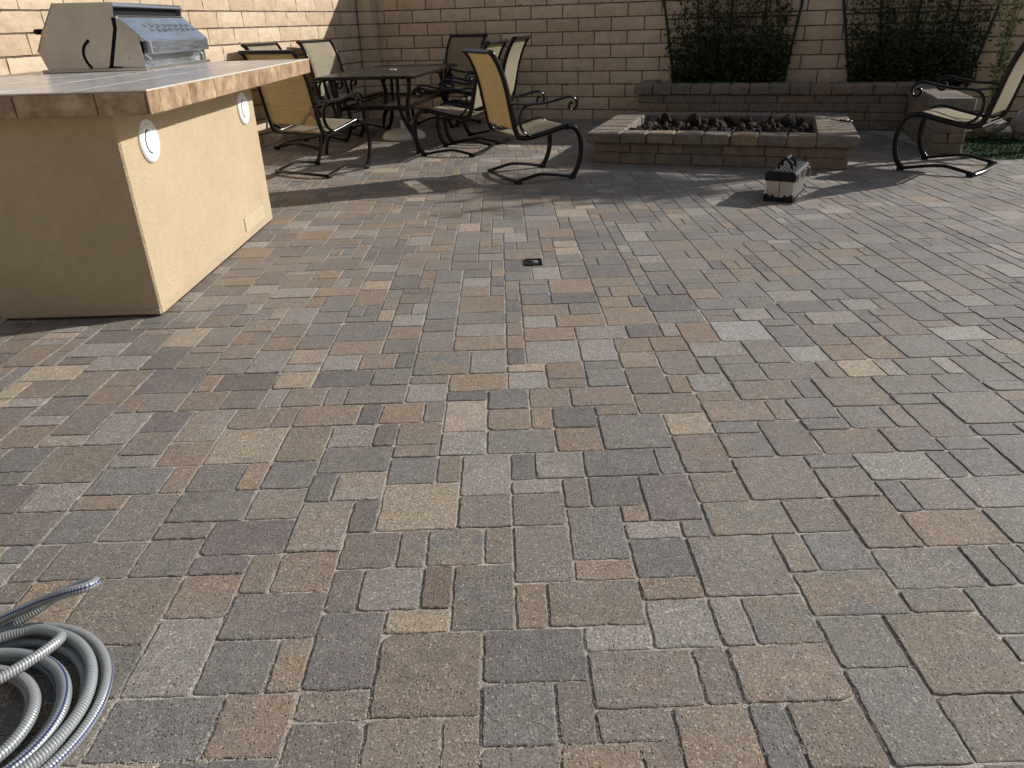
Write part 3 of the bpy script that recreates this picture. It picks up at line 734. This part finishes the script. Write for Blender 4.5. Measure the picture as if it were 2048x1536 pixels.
for me in LAVA: me.materials.append(M['lava'])
pm = Matrix.Translation(pit.location) @ Matrix.Rotation(-PA, 4, 'Z')
tall = [(.52, 1.16, .27), (.80, 1.10, .25), (1.66, 1.14, .265), (.42, .72, .24), (.95, .62, .225), (1.25, .8, .235), (1.5, .95, .235)]
spots = list(tall)
while len(spots) < 165:
    x, y = rnd.uniform(.34, PW-SW-.06), rnd.uniform(FW+.05, PD-FW-.06)
    spots.append((x, y, PT-.085+rnd.uniform(-.01, .05)))
for k, (x, y, zz) in enumerate(spots):
    big = k < len(tall); s = rnd.uniform(1.0, 1.3) if big else rnd.uniform(.45, .90)
    o = link('lava_rock', LAVA[k % 6]); p = pm @ Vector((x, y, zz-(.02 if big else 0))); o.location = p; o.scale = (s*rnd.uniform(.8, 1.25), s*rnd.uniform(.8, 1.2), s*rnd.uniform(.65, 1.0))
    o.rotation_euler = (rnd.uniform(0, 6), rnd.uniform(0, 6), rnd.uniform(0, 6))
    lab = {0: 'tall dark lava rock sticking up highest near the left back corner of the fire pit', 1: 'dark lava rock standing up at the back of the pit, second tall one from left',
           2: 'big rounded dark lava rock near the right end of the fire pit'}.get(k, 'dark brown lava rock lying in the stone fire pit')
    tag(o, lab, 'lava rock', 'lava rocks heaped in the fire pit')
# torch lighter on the right cap of the pit
lt = thing('torch_lighter', 'slim black and silver utility lighter lying on the right end of the fire pit', 'lighter', (3.03, 6.86, PT+.011), R(-52)); lt.scale = (.85, .9, .9)
q = MB(); q.tube([(-.03, 0, 0), (.09, 0, 0)], .011, 10); q.build('handle', M['black'], lt, True)
q = MB(); q.tube([(-.135, .004, .002), (-.03, 0, 0)], .005, 8); q.build('barrel', M['black'], lt, True)
q = MB(); q.box(.0, .06, -.008, .008, .006, .0125, .002); q.build('trigger', M['steel_bright'], lt)
q = MB(); q.tube([(.088, 0, 0), (.105, 0, 0)], .0112, 10); q.build('end_cap', M['steel_bright'], lt, True)

# seat wall: local x along E1 from its left end, local y towards the back wall; the return runs towards the camera
sw = thing('seat_wall', 'L shaped low stone seat wall behind the fire pit in front of the trellises', 'seat wall', (1.515, 9.0, 0), -PHI)
SH, SCT = .462, .105; LN, RT, WD = 2.83, 1.52, .32
for a, b in split(0, LN+WD, .205, .06): stone(sw, a, b, 0, WD, SH-SCT, SH)
for a, b in split(-RT, 0, .22, .1): stone(sw, LN, LN+WD, a, b, SH-SCT, SH)
zc = (SH-SCT)/4
for k in range(4):
    for a, b in split(.04, LN+.04, .30, .3): stone(sw, a, b, .04, .17, k*zc-.003, (k+1)*zc)
    for a, b in split(-RT+.03+.12*(k % 2), .04, .30, .25): stone(sw, LN+.03, LN+.16, a, b, k*zc-.003, (k+1)*zc)
    for a, b in split(-RT+.03, WD, .30, .25): stone(sw, LN+.17, LN+WD-.03, a, b, k*zc-.003, (k+1)*zc)
    for a, b in ([(LN+.03, LN+WD-.03)] if k % 2 == 0 else [(LN+.03, LN+.16), (LN+.16, LN+WD-.03)]): stone(sw, a, b, -RT+.02, -RT+.14, k*zc-.003, (k+1)*zc, ch=.009)
    stone(sw, .04, .17, .17, .9, k*zc-.003, (k+1)*zc)
q = MB(); q.box(.06, LN+WD-.06, .06, WD-.06, 0, SH-SCT-.004); q.box(LN+.07, LN+WD-.06, -RT+.07, .06, 0, SH-SCT-.004); q.build('core', M['mortar'], sw)
stone(sw, 0, .20, WD, .9, SH-SCT, SH)
# soil behind the seat wall and in the bed on the right
q = MB(); q.box(.17, LN+WD, WD-.02, .95, .0, .40); q.box(LN+WD, LN+4.2, -.28, 1.1, -.01, .055)
o = q.build('planting_soil', M['soil'], kind='structure'); o.location = sw.location; o.rotation_euler = sw.rotation_euler
# ------------------------------------------------------------------ trellises with vines, in front of the back wall
TB = .42
def wallp(s, d, z):             # point at s along the back wall from the corner, d in front of it
    p = CORNER+E1*s-E2*d; return Vector((p.x, p.y, z))
def trellis(s0, s1, t0, t1, zt, seed, lab_t, lab_v):
    """fan shaped: bottom s0..s1 at TB, passing t0..t1 at z=1.3"""
    base = wallp((s0+s1)/2, .10, TB); t = thing('trellis', lab_t, 'trellis', base, -PHI, 'fan trellises on the back wall')
    c = (s0+s1)/2; k = (zt-TB)/(1.30-TB)
    u0, u1 = s0+(t0-s0)*k-c, s1+(t1-s1)*k-c; a0, a1 = s0-c, s1-c; hh = zt-TB
    n = 5
    for i in range(n):
        f = i/(n-1); x0 = a0+(a1-a0)*f; x1 = u0+(u1-u0)*f; w_ = .013 if i in (0, n-1) else .010
        q = MB(); q.tube([(x0, 0, -.05), (x1, 0, hh)], w_*1.3, 4, rv=w_*.7); q.build('upright', M['green_post'], t)
    for j in range(7):
        z = .10+j*(hh-.15)/6; f = z/hh
        q = MB(); q.tube([(a0+(u0-a0)*f-.01, -.012, z), (a1+(u1-a1)*f+.01, -.012, z)], .008, 4, rv=.005); q.build('crossbar', M['green_post'], t)
    v = thing('climbing_vine', lab_v, 'vine', wallp(c, .14, TB-.02), -PHI, 'vines on the trellises')
    rr = random.Random(seed); st = MB(); lf = MB()
    def leaf(p, s):
        d = Vector((rr.gauss(0, 1), rr.gauss(-.7, .8), rr.gauss(-.2, .7))).normalized(); n_ = d.orthogonal().normalized()
        n_.rotate(Matrix.Rotation(rr.uniform(0, 6.28), 3, d)); w_ = n_*s*.36; fold = d.cross(n_)*s*.12
        lf.add([p, p+d*s*.5+w_+fold, p+d*s, p+d*s*.5-w_+fold], [(0, 1, 2), (0, 2, 3)])
    for i in range(58):
        f = rr.random(); x = a0+(a1-a0)*(.06+.88*f); xt = u0+(u1-u0)*(.06+.88*f)
        full = rr.choice([.35, .55, .75, 1.0, 1.0]); pts = []; y = rr.uniform(-.08, .05)
        for m_ in range(9):
            g = m_/8*full; pts.append((x+(xt-x)*g+rr.gauss(0, .028), y+rr.gauss(0, .022), g*hh))
        sp = smooth_path(pts, 3); st.tube(sp, .0035, 4)
        for _ in range(int(75*full)):
            p = sp[min(len(sp)-1, int(rr.random()**1.1*len(sp)))]
            leaf(Vector(p)+Vector((rr.gauss(0, .04), rr.gauss(-.01, .035), rr.gauss(0, .03))), rr.uniform(.028, .052))
    for _ in range(4300):          # dense growth low down
        z = abs(rr.gauss(0, .27))*hh*.80
        if z > hh: continue
        f = rr.random(); x = (a0+(a1-a0)*f)*(1-z/hh)+(u0+(u1-u0)*f)*z/hh
        leaf(Vector((x+rr.gauss(0, .015), rr.gauss(-.01, .055), z)), rr.uniform(.028, .055))
    st.build('stems', M['bark'], v, kind='stuff'); lf.build('foliage', M['vine'], v, kind='stuff', fix=False)
trellis(4.146, 5.375, 3.97, 5.48, 1.78, 3, 'dark green fan trellis on the back wall left of the gap of bare blocks', 'dark leafy vine filling the trellis straight behind the fire pit')
trellis(6.104, 7.273, 5.896, 7.43, 1.78, 4, 'dark green fan trellis on the back wall behind the lone chair on the right', 'dark leafy vine filling the trellis behind the right end of the seat wall')

# ------------------------------------------------------------------ turf, kerb, boulders and planting on the right
def turf_inside(x, y):
    v = Vector((x, y, 0))-Vector((1.515, 9.0, 0)); a, b = v.dot(E1), v.dot(E2)
    d = TURF_B-TURF_A
    return a > LN+WD and b < -.31 and (d.x*(y-TURF_A.y)-d.y*(x-TURF_A.x)) > .03 and x < 6.4
nA = sw.location+E1*(LN+WD)-E2*.30; nB = sw.location+E1*(LN+4.2)-E2*.30
far_end = TURF_A+(TURF_B-TURF_A).normalized()*3.6
q = MB(); q.add([(TURF_A.x-.02, TURF_A.y, 0), (far_end.x, far_end.y, 0), (nB.x, nB.y, 0), (nA.x, nA.y, 0)], [(0, 1, 2, 3)]); lawn = q.build('lawn', M['turf'], kind='structure')
g_ = MB(); k = 0
while k < 9000:
    x, y = rnd.uniform(3.85, 5.6), rnd.uniform(5.7, 7.6)
    if not turf_inside(x, y): k += .2; continue
    k += 1; a = rnd.uniform(0, 6.28); h_ = rnd.uniform(.015, .034); dx, dy = .003*math.cos(a), .003*math.sin(a); b_x, b_y = rnd.gauss(0, .009), rnd.gauss(0, .009)
    g_.add([(x-dx, y-dy, 0), (x+dx, y+dy, 0), (x+b_x, y+b_y, h_)], [(0, 1, 2)])
g_.build('grass', M['turf'], kind='stuff', fix=False)
q = MB(); q.box(LN+WD+.005, LN+4.2, -.315, -.275, -.02, .05, .006); o = q.build('kerb', M['curb'], kind='structure'); o.location = sw.location; o.rotation_euler = sw.rotation_euler
for k, (x, y, s, lab) in enumerate(((4.70, 7.42, .17, 'pale rounded boulder in the planting bed beside the seat wall return'),
                                     (5.05, 7.28, .21, 'larger pale boulder in the planting bed at the right edge of the picture'),
                                     (4.95, 7.85, .15, 'pale boulder set further back in the planting bed below the wall'))):
    me = rock_mesh('boulder', s, 40+k, 3); o = link('boulder', me, M['boulder']); o.location = (x, y, .06+s*.35); o.scale = (1, .85, .8); o.rotation_euler = (0, 0, k*1.3)
    tag(o, lab, 'boulder', 'boulders in the planting bed')
cane = thing('garden_cane', 'tall thin pale green cane standing behind the lone chair on the right', 'plant cane', (4.98, 7.62, .05))
q = MB(); q.tube(smooth_path([(0, 0, 0), (.01, -.02, .5), (.03, -.02, 1.0), (.10, 0, 1.7)], 5), .008, 6); q.build('stalk', M['cane'], cane)
sh = thing('leafy_shrub', 'upright yellow green shrub with long thin stems at the right edge before the wall', 'shrub', (5.02, 7.95, .05))
q = MB(); lf = MB(); rr = random.Random(12)
def blade(mb, p, d, s, wd):
    n_ = d.orthogonal().normalized(); n_.rotate(Matrix.Rotation(rr.uniform(0, 6.28), 3, d)); b = p+d*s*.5+n_*wd; c = p+d*s*.5-n_*wd; mb.add([p, b, p+d*s, c], [(0, 1, 2), (0, 2, 3)])
for k in range(8):
    a = rr.uniform(0, 6.28); l_ = rr.uniform(1.0, 1.75); s_ = rr.uniform(.08, .24)
    sp = smooth_path([(.03*math.cos(a), .03*math.sin(a), 0), (s_*.35*math.cos(a), s_*.35*math.sin(a), l_*.5), (s_*math.cos(a)*1.2, s_*math.sin(a)*1.2, l_)], 8); q.tube(sp, .006, 5)
    for _ in range(60):
        p = sp[int((.25+.75*rr.random())*(len(sp)-1))]; d = Vector((rr.gauss(0, 1), rr.gauss(0, 1), rr.gauss(.3, .6))).normalized(); blade(lf, p, d, rr.uniform(.04, .085), .009)
q.build('stems', M['cane'], sh, kind='stuff'); lf.build('foliage', M['shrub'], sh, kind='stuff', fix=False)
tr = thing('willow_tree', 'small tree with drooping narrow leaves hanging into the upper right corner', 'tree', (5.95, 7.05, .0))
q = MB(); lf = MB(); rr = random.Random(8)
q.tube(smooth_path([(0, 0, 0), (.03, .02, .8), (-.02, .05, 1.6), (.02, .1, 2.3), (-.02, .12, 2.8)], 6), [.07-.002*i for i in range(25)], 8); q.build('trunk', M['bark'], tr, True)
q = MB()
for k in range(72):
    if k < 10:                  # long drooping boughs towards the wall side
        a = rr.uniform(2.45, 2.95); r_ = rr.uniform(1.0, 1.75); z0 = rr.uniform(1.5, 2.1); z1 = rr.uniform(1.75, 2.2); e = Vector((r_*math.cos(a), r_*math.sin(a), z1-rr.uniform(.2, .45)))
    else:                       # the crown itself, high up
        a = rr.uniform(0, 6.28); r_ = rr.uniform(.15, .62); z0 = rr.uniform(2.1, 2.7); z1 = rr.uniform(2.75, 3.25); e = Vector((r_*math.cos(a)-.05, r_*math.sin(a)*1.15+.30, z1+.18-rr.uniform(.02, .3)))
        if k >= 48: e = Vector((rr.gauss(-.32, .20), rr.gauss(.72, .17), rr.gauss(3.22, .16)))
    sp = smooth_path([(0, .06, z0), (e.x*.4, e.y*.4, (z0+z1)/2+.15), (e.x*.8, e.y*.8, z1-.02), tuple(e)], 6); q.tube(sp, [.015-.0006*i for i in range(len(sp))], 5)
    for m_ in range(7):
        p = sp[-1-m_*2]; dl = rr.uniform(.22, .5) if k < 10 else rr.uniform(.10, .26)
        tw = smooth_path([tuple(p), (p.x+rr.gauss(0, .10), p.y+rr.gauss(0, .10), p.z-dl*.4), (p.x+rr.gauss(0, .16), p.y+rr.gauss(0, .16), p.z-dl)], 5); q.tube(tw, .0022, 3)
        for _ in range(8 if k < 10 else 22):
            pt = tw[rr.randrange(len(tw))]; d = Vector((rr.gauss(-.1, .6), rr.gauss(0, .6), -1)).normalized(); blade(lf, pt, d, rr.uniform(.06, .13), .0065)
q.build('branches', M['bark'], tr); lf.build('crown', M['willow'], tr, kind='stuff', fix=False)

# ------------------------------------------------------------------ patio chairs: origin between the runners, +y is where the sitter looks
def flat_tube(mb, pts, wx, wn, x, sub=6, close_up=True):
    """tube in a plane x = const with flat section: wx half width across, wn half thickness"""
    P = smooth_path([(x, a, b) for a, b in pts], sub); mb.tube(P, wx, 10, rv=wn, up0=(1, 0, 0))
def make_chair(label, group):
    t = thing('sling_chair', label, 'chair', (0, 0, 0), 0, group)
    back = [(-.435, .985), (-.405, .955), (-.355, .86), (-.315, .74), (-.285, .60), (-.262, .49), (-.245, .42), (-.222, .372), (-.175, .352), (-.10, .356), (.05, .385), (.16, .410), (.225, .417)]
    legp = [(.205, .418), (.262, .405), (.305, .362), (.328, .29), (.330, .20), (.312, .115), (.285, .055), (.255, .022)]
    run = [(.262, .020), (.20, .026), (.10, .045), (-.04, .060), (-.16, .040), (-.258, .020)]
    hw = .275
    for s in (-1, 1):
        q = MB(); flat_tube(q, back, .0135, .021, s*hw); o = q.build('side_rail', M['frame'], t); auto_smooth(o, 50)
        q = MB(); flat_tube(q, legp, .016, .021, s*(hw+.012)); o = q.build('leg', M['frame'], t); auto_smooth(o, 50)
        q = MB(); flat_tube(q, run, .021, .0125, s*(hw+.012)); o = q.build('runner', M['frame'], t); auto_smooth(o, 50)
        for yy in (.255, -.235):
            q = MB(); q.box(s*(hw+.012)-.019, s*(hw+.012)+.019, yy-.026, yy+.026, .0, .034, .006); q.build('glide', M['black'], t)
        arm = [(-.13, .368), (-.185, .405), (-.213, .46), (-.212, .525), (-.180, .580), (-.12, .602), (0.0, .606), (.12, .625), (.20, .642), (.255, .632), (.282, .594), (.268, .552), (.232, .545), (.214, .570), (.226, .595), (.245, .592)]
        q = MB(); P = smooth_path([(s*(hw+.022), a, b) for a, b in arm], 5); q.tube(P, .017, 8, rv=.0105, up0=(1, 0, 0)); o = q.build('arm', M['frame'], t); auto_smooth(o, 50)
        q = MB(); q.tube(smooth_path([(s*(hw+.015), -.283, .60), (s*(hw+.022), -.25, .612), (s*(hw+.022), -.15, .602)], 4), .008, 6); q.build('arm_link', M['frame'], t)
    def bar(nm, pts, r, rv):
        q = MB(); q.tube(pts, r, 8, rv=rv); o = q.build(nm, M['frame'], t); auto_smooth(o, 50)
    bar('top_bar', [(-hw-.012, -.434, .985), (hw+.012, -.434, .985)], .016, .027)
    bar('seat_bar', [(-hw, -.228, .350), (hw, -.228, .350)], .011, .011)
    bar('front_bar', [(-hw, .215, .395), (hw, .215, .395)], .011, .011)
    bar('rear_crossbar', smooth_path([(-hw-.014, -.255, .022), (-.12, -.285, .030), (.12, -.285, .030), (hw+.014, -.255, .022)], 5), .0125, .021)
    # sling: one sheet for the back and one for the seat, following the rails
    def sling(nm, pts, z_off, bulge, v0):
        P = smooth_path([(0, a, b) for a, b in pts], 5); nx = 6; V, F, uv = [], [], []; ln = 0
        for i, p in enumerate(P):
            if i: ln += (P[i]-P[i-1]).length
            for j in range(nx+1):
                f = j/nx; sag = bulge*math.sin(math.pi*f)*math.sin(math.pi*min(1, max(0, i/(len(P)-1))))
                V.append((-hw+.006+(2*hw-.012)*f, p.y-sag*.7, p.z-sag*.3)); uv.append((f, v0+ln))
        for i in range(len(P)-1):
            for j in range(nx):
                a = i*(nx+1)+j; F.append((a, a+1, a+nx+2, a+nx+1))
        me = mesh_from(nm, V, F, True); ul = me.uv_layers.new(name='UVMap')
        for lp in me.loops: ul.data[lp.index].uv = uv[lp.vertex_index]
        o = link(nm, me, M['sling'], t); md = o.modifiers.new('thickness', 'SOLIDIFY'); md.thickness = .003; md.offset = 0
    sling('back_sling', back[:7], 0, .014, 0); sling('seat_sling', back[7:], 0, .010, 1)
    return t
GRP = 'sling chairs around the patio table and fire pit'
CH = [ # x, y, facing angle from +X, scale, recline, label
 (.213, 6.227, 22.0, .97, 4, 'sling chair turned away from the table, alone on the pavers left of the fire pit'),
 (3.568, 6.018, 135.6, 1.02, 0, 'sling chair standing alone at the right, in front of the stone seat wall'),
 (-1.619, 6.737, 59.3, 1.0, 0, 'sling chair nearest the barbecue island, its back half hidden by the counter corner'),
 (-.44, 7.60, 163.0, 1.0, 0, 'sling chair right of the table, nearer of the two there, seat facing the table'),
 (-.20, 8.35, 164.0, 1.02, 0, 'sling chair right of the table, further of the two there, mostly hidden by others'),
 (-2.08, 8.34, -17.2, 1.02, 0, 'sling chair against the sunlit wall, back edge showing above the counter corner'),
 (-1.76, 9.28, -24.0, 1.02, 0, 'sling chair with brightly sunlit back at the left of the table near the wall corner'),
 (-.68, 9.86, -130.0, 1.02, 0, 'sling chair at the far end of the table with its dark back against the wall')]
proto = make_chair(CH[0][5], GRP)
for k, (x, y, a, s, rec, lab) in enumerate(CH):
    o = proto if k == 0 else copy_tree(proto)
    o.location = (x, y, 0); o.rotation_euler = (0, 0, R(a-90)); o.scale = (s*1.03, s, s); o['label'] = lab
rub = thing('care_tag', 'small white care label sewn on the edge of the lone chair by the fire pit', 'label', (0, 0, 0))
q = MB(); q.box(-.002, .002, -.014, .014, -.03, .03); q.build('tag_strip', M['white'], rub)
cm = Matrix.Translation((.213, 6.227, 0)) @ Matrix.Rotation(R(22-90), 4, 'Z'); rub.location = cm @ Vector((.289*1.03, -.29, .64)); rub.rotation_euler = (0, 0, R(22-90))
rub.location = cm @ Vector((-.292, -.292, .64))

# ------------------------------------------------------------------ patio table and umbrella base
TA = R(8.5); tb = thing('patio_table', 'rectangular patio table with smoked glass top and curved dark metal legs', 'table', (-1.165, 8.62, 0), -TA)
TW, TD, TZ = .96, 2.10, .72
q = MB(); q.box(-TW/2+.012, TW/2-.012, -TD/2+.012, TD/2-.012, TZ-.007, TZ-.001, .002); q.build('glass_top', M['glass'], tb)
q = MB()
for s in (-1, 1):
    q.box(s*TW/2-.016, s*TW/2+.016, -TD/2-.016, TD/2+.016, TZ-.030, TZ-.0075, .005); q.box(-TW/2+.016, TW/2-.016, s*TD/2-.016, s*TD/2+.016, TZ-.030, TZ-.0075, .005)
q.box(-TW/2+.016, TW/2-.016, -.012, .012, TZ-.030, TZ-.010); q.build('rim', M['frame'], tb)
def table_leg(sx, sy):
    o = None
    for k, (dx, dy) in enumerate(((0, 0), (-.105, .015), (-.02, -.115))):
        tp = [(TW/2-.06+dx, TD/2-.09+dy, TZ-.03), (TW/2-.07+dx*.95, TD/2-.10+dy*.95, .56), (TW/2-.11+dx*.62, TD/2-.14+dy*.62, .40), (TW/2-.085+dx*.25, TD/2-.115+dy*.25, .25), (TW/2-.03+dx*.1, TD/2-.07+dy*.1, .15), (TW/2-.012, TD/2-.05, .07), (TW/2-.004, TD/2-.045, 0)]
        pts = smooth_path([(sx*a, sy*b, c) for a, b, c in tp], 5)
        q = MB(); q.tube(pts, .0175, 8); c = q.build('leg' if k == 0 else 'leg_bar', M['frame'], tb if k == 0 else o, True)
        if k == 0: o = c
for sx in (-1, 1):
    for sy in (-1, 1): table_leg(sx, sy)
q = MB(); q.box(-TW/2+.16, TW/2-.16, -TD/2+.30, TD/2-.30, .405, .412, .002); q.build('lower_shelf', M['glass'], tb)
q = MB()
for s in (-1, 1):
    q.box(s*(TW/2-.15)-.012, s*(TW/2-.15)+.012, -TD/2+.16, TD/2-.16, .385, .425, .004); q.box(-TW/2+.162, TW/2-.162, s*(TD/2-.29)-.012, s*(TD/2-.29)+.012, .385, .425, .004)
q.build('shelf_frame', M['frame'], tb)
q = MB(); q.lathe([(.028, TZ-.002), (.040, TZ), (.040, TZ+.005), (.030, TZ+.006), (.028, TZ-.002)], (0, 0, 0), 20); q.build('umbrella_ring', M['white_resin'], tb)
um = thing('umbrella_base', 'round off white umbrella base standing on the pavers under the table', 'umbrella base', (-1.115, 8.70, 0))
q = MB(); q.lathe([(.0001, .0), (.235, .0), (.243, .012), (.238, .040), (.205, .074), (.14, .098), (.06, .108), (.034, .112)], (0, 0, 0), 36); o = q.build('dome', M['white_resin'], um); auto_smooth(o, 40)
q = MB(); q.lathe([(.032, .10), (.032, .19), (.024, .19), (.024, .12)], (0, 0, 0), 16); q.build('sleeve', M['white_resin'], um)

# ------------------------------------------------------------------ tool box
tx = thing('tool_box', 'aluminium and black tool box with raised handle standing on the pavers before the fire pit', 'tool box', (1.770, 5.048, 0), -R(30))
BW, BD, BZ = .19, .48, .205
q = MB(); q.prism([(.006, .02), (BW-.006, .02), (BW-.008, .138), (.008, .138)], .006, BD-.006); q.build('body', M['alu'], tx)
q = MB(); q.box(BW/2-.002, BW/2+.002, .0035, .0062, .03, .138); q.build('front_seam', M['void'], tx)
q = MB(); q.prism([(0, 0), (BW, 0), (BW, .050), (BW-.02, .050), (BW-.038, .034), (BW-.055, .050), (BW-.070, .030), (.070, .030), (.055, .050), (.038, .034), (.02, .050), (0, .050)], -.002, .009)
q.box(0, BW, .009, BD, 0, .028, .004); q.prism([(0, 0), (BW, 0), (BW, .045), (0, .045)], BD-.009, BD+.002); q.build('bottom_trim', M['black'], tx)
q = MB(); q.box(-.007, BW+.007, -.007, BD+.007, .137, .192, .008); q.build('lid', M['black'], tx)
q = MB(); q.box(.004, BW-.004, .004, BD-.004, .186, .198, .008)
for k in range(7): q.box(.020+k*.023, .028+k*.023, .02, BD-.02, .195, .2025, .002)
q.build('lid_top', M['black'], tx)
q = MB(); hy0, hy1 = .12, .25
q.tube(smooth_path([(BW/2-.045, hy0, .198), (BW/2-.04, hy0, .232), (BW/2, hy0+.0, .268), (BW/2+.04, hy0, .232), (BW/2+.045, hy0, .198)], 1), .010, 4, rv=.008)
q.tube(smooth_path([(BW/2-.045, hy1, .198), (BW/2-.04, hy1, .232), (BW/2, hy1, .268), (BW/2+.04, hy1, .232), (BW/2+.045, hy1, .198)], 1), .010, 4, rv=.008)
q.box(BW/2-.014, BW/2+.014, hy0-.008, hy1+.008, .256, .276, .005); q.build('handle', M['black'], tx)
for yy in (.11, .33):
    q = MB(); q.box(BW+.0, BW+.012, yy-.018, yy+.018, .118, .178, .003); q.build('latch', M['steel_bright'], tx)
q = MB(); q.tube(smooth_path([(BW+.006, .36, .185), (BW+.03, .38, .175), (BW+.035, .40, .12), (BW+.012, .38, .10), (BW+.008, .20, .112)], 6), .0022, 5); q.build('wire', M['steel_bright'], tx)
q = MB(); q.box(BW-.010, BW+.001, .0, .012, .045, .137, .002); q.box(-.001, .010, .0, .012, .045, .137, .002); q.build('corner_strip', M['steel_bright'], tx)

# ------------------------------------------------------------------ small floor box and its cover in the pavers
fb = thing('floor_box', 'small square black outlet box with a metal fitting sunk into the pavers', 'outlet box', (.140, 3.776, .0035))
q = MB()
for a, b, c, d in ((-.046, .046, -.055, -.047), (-.046, .046, .047, .055), (-.046, -.038, -.047, .047), (.038, .046, -.047, .047)): q.box(a, b, c, d, -.004, .0035, .001)
q.build('rim', M['black'], fb)
q = MB(); q.box(-.038, .038, -.047, .047, -.004, -.0005); q.build('cover', M['void'], fb)
q = MB(); q.lathe([(.0001, .006), (.010, .006), (.014, .003), (.015, -.001)], (.012, .004, 0), 14); q.box(-.015, .02, .014, .022, -.001, .004, .001); q.build('fitting', M['steel_bright'], fb)

# ------------------------------------------------------------------ garden hose, bottom left
def hose_tube(name, pts, r, parent):
    P = smooth_path(pts, 8); n = len(P); sides = 14; V, F, uv = [], [], []; ln = 0
    T = [(P[min(i+1, n-1)]-P[max(i-1, 0)]).normalized() for i in range(n)]; u = Vector((0, 0, 1)); u = (u-T[0]*u.dot(T[0])).normalized()
    for i in range(n):
        if i: ln += (P[i]-P[i-1]).length
        u = (u-T[i]*u.dot(T[i])).normalized(); v = T[i].cross(u); tw = ln*1.1+3.6
        for k in range(sides+1):
            a = 2*math.pi*k/sides+tw; V.append(P[i]+u*(math.cos(a)*r)+v*(math.sin(a)*r)); uv.append((k/sides, ln))
    for i in range(n-1):
        for k in range(sides):
            a = i*(sides+1)+k; F.append((a, a+1, a+sides+2, a+sides+1))
    F.append(tuple(range(sides, -1, -1))); F.append(tuple((n-1)*(sides+1)+k for k in range(sides+1)))
    me = mesh_from(name, V, F, True); ul = me.uv_layers.new(name='UVMap')
    for lp in me.loops: ul.data[lp.index].uv = uv[lp.vertex_index]
    return link(name, me, M['hose'], parent)
hs = thing('garden_hose', 'silver braided garden hose with blue stripe lying in a loose coil on the pavers', 'hose', (-1.03, .965, 0))
hr = random.Random(9); pts = []
# rings: (radius x, radius y, centre dx, dy, height)
rings = [(.234, .234, 0, 0, .011), (.209, .204, -.006, -.012, .0112), (.222, .215, -.006, -.008, .031), (.182, .172, -.018, -.024, .0115), (.198, .176, -.012, -.034, .032), (.152, .138, -.036, -.030, .0125), (.166, .140, -.030, -.040, .033)]
for i, (rx, ry, dx, dy, z) in enumerate(rings):
    nx_ = rings[(i+1) % len(rings)] if i < len(rings)-1 else rings[i]
    for k in range(14):
        f = k/14; a = 2*math.pi*f-2.6; m_ = max(0, (f-.72)/.28); L_ = lambda p, q: p+(q-p)*m_*m_*(3-2*m_)
        pts.append((L_(dx, nx_[2])+L_(rx, nx_[0])*math.cos(a), L_(dy, nx_[3])+L_(ry, nx_[1])*math.sin(a), L_(z, nx_[4])+hr.uniform(-.001, .001)))
pts += [(-.10, -.10, .062), (-.02, -.03, .066), (.06, .06, .064), (.10, .135, .058), (.085, .175, .046), (.02, .195, .042), (-.06, .17, .036)]
hose_tube('coil', pts, .0108, hs)
# the loop that stands up beyond the coil
hose_tube('raised_loop', [(-.24, .10, .02), (-.14, .175, .030), (-.06, .215, .052), (.03, .236, .082), (.085, .232, .104), (.125, .245, .108), (.128, .272, .098), (.09, .285, .082), (.03, .272, .060), (-.03, .235, .034), (-.11, .20, .0135), (-.25, .14, .0125)], .0108, hs)
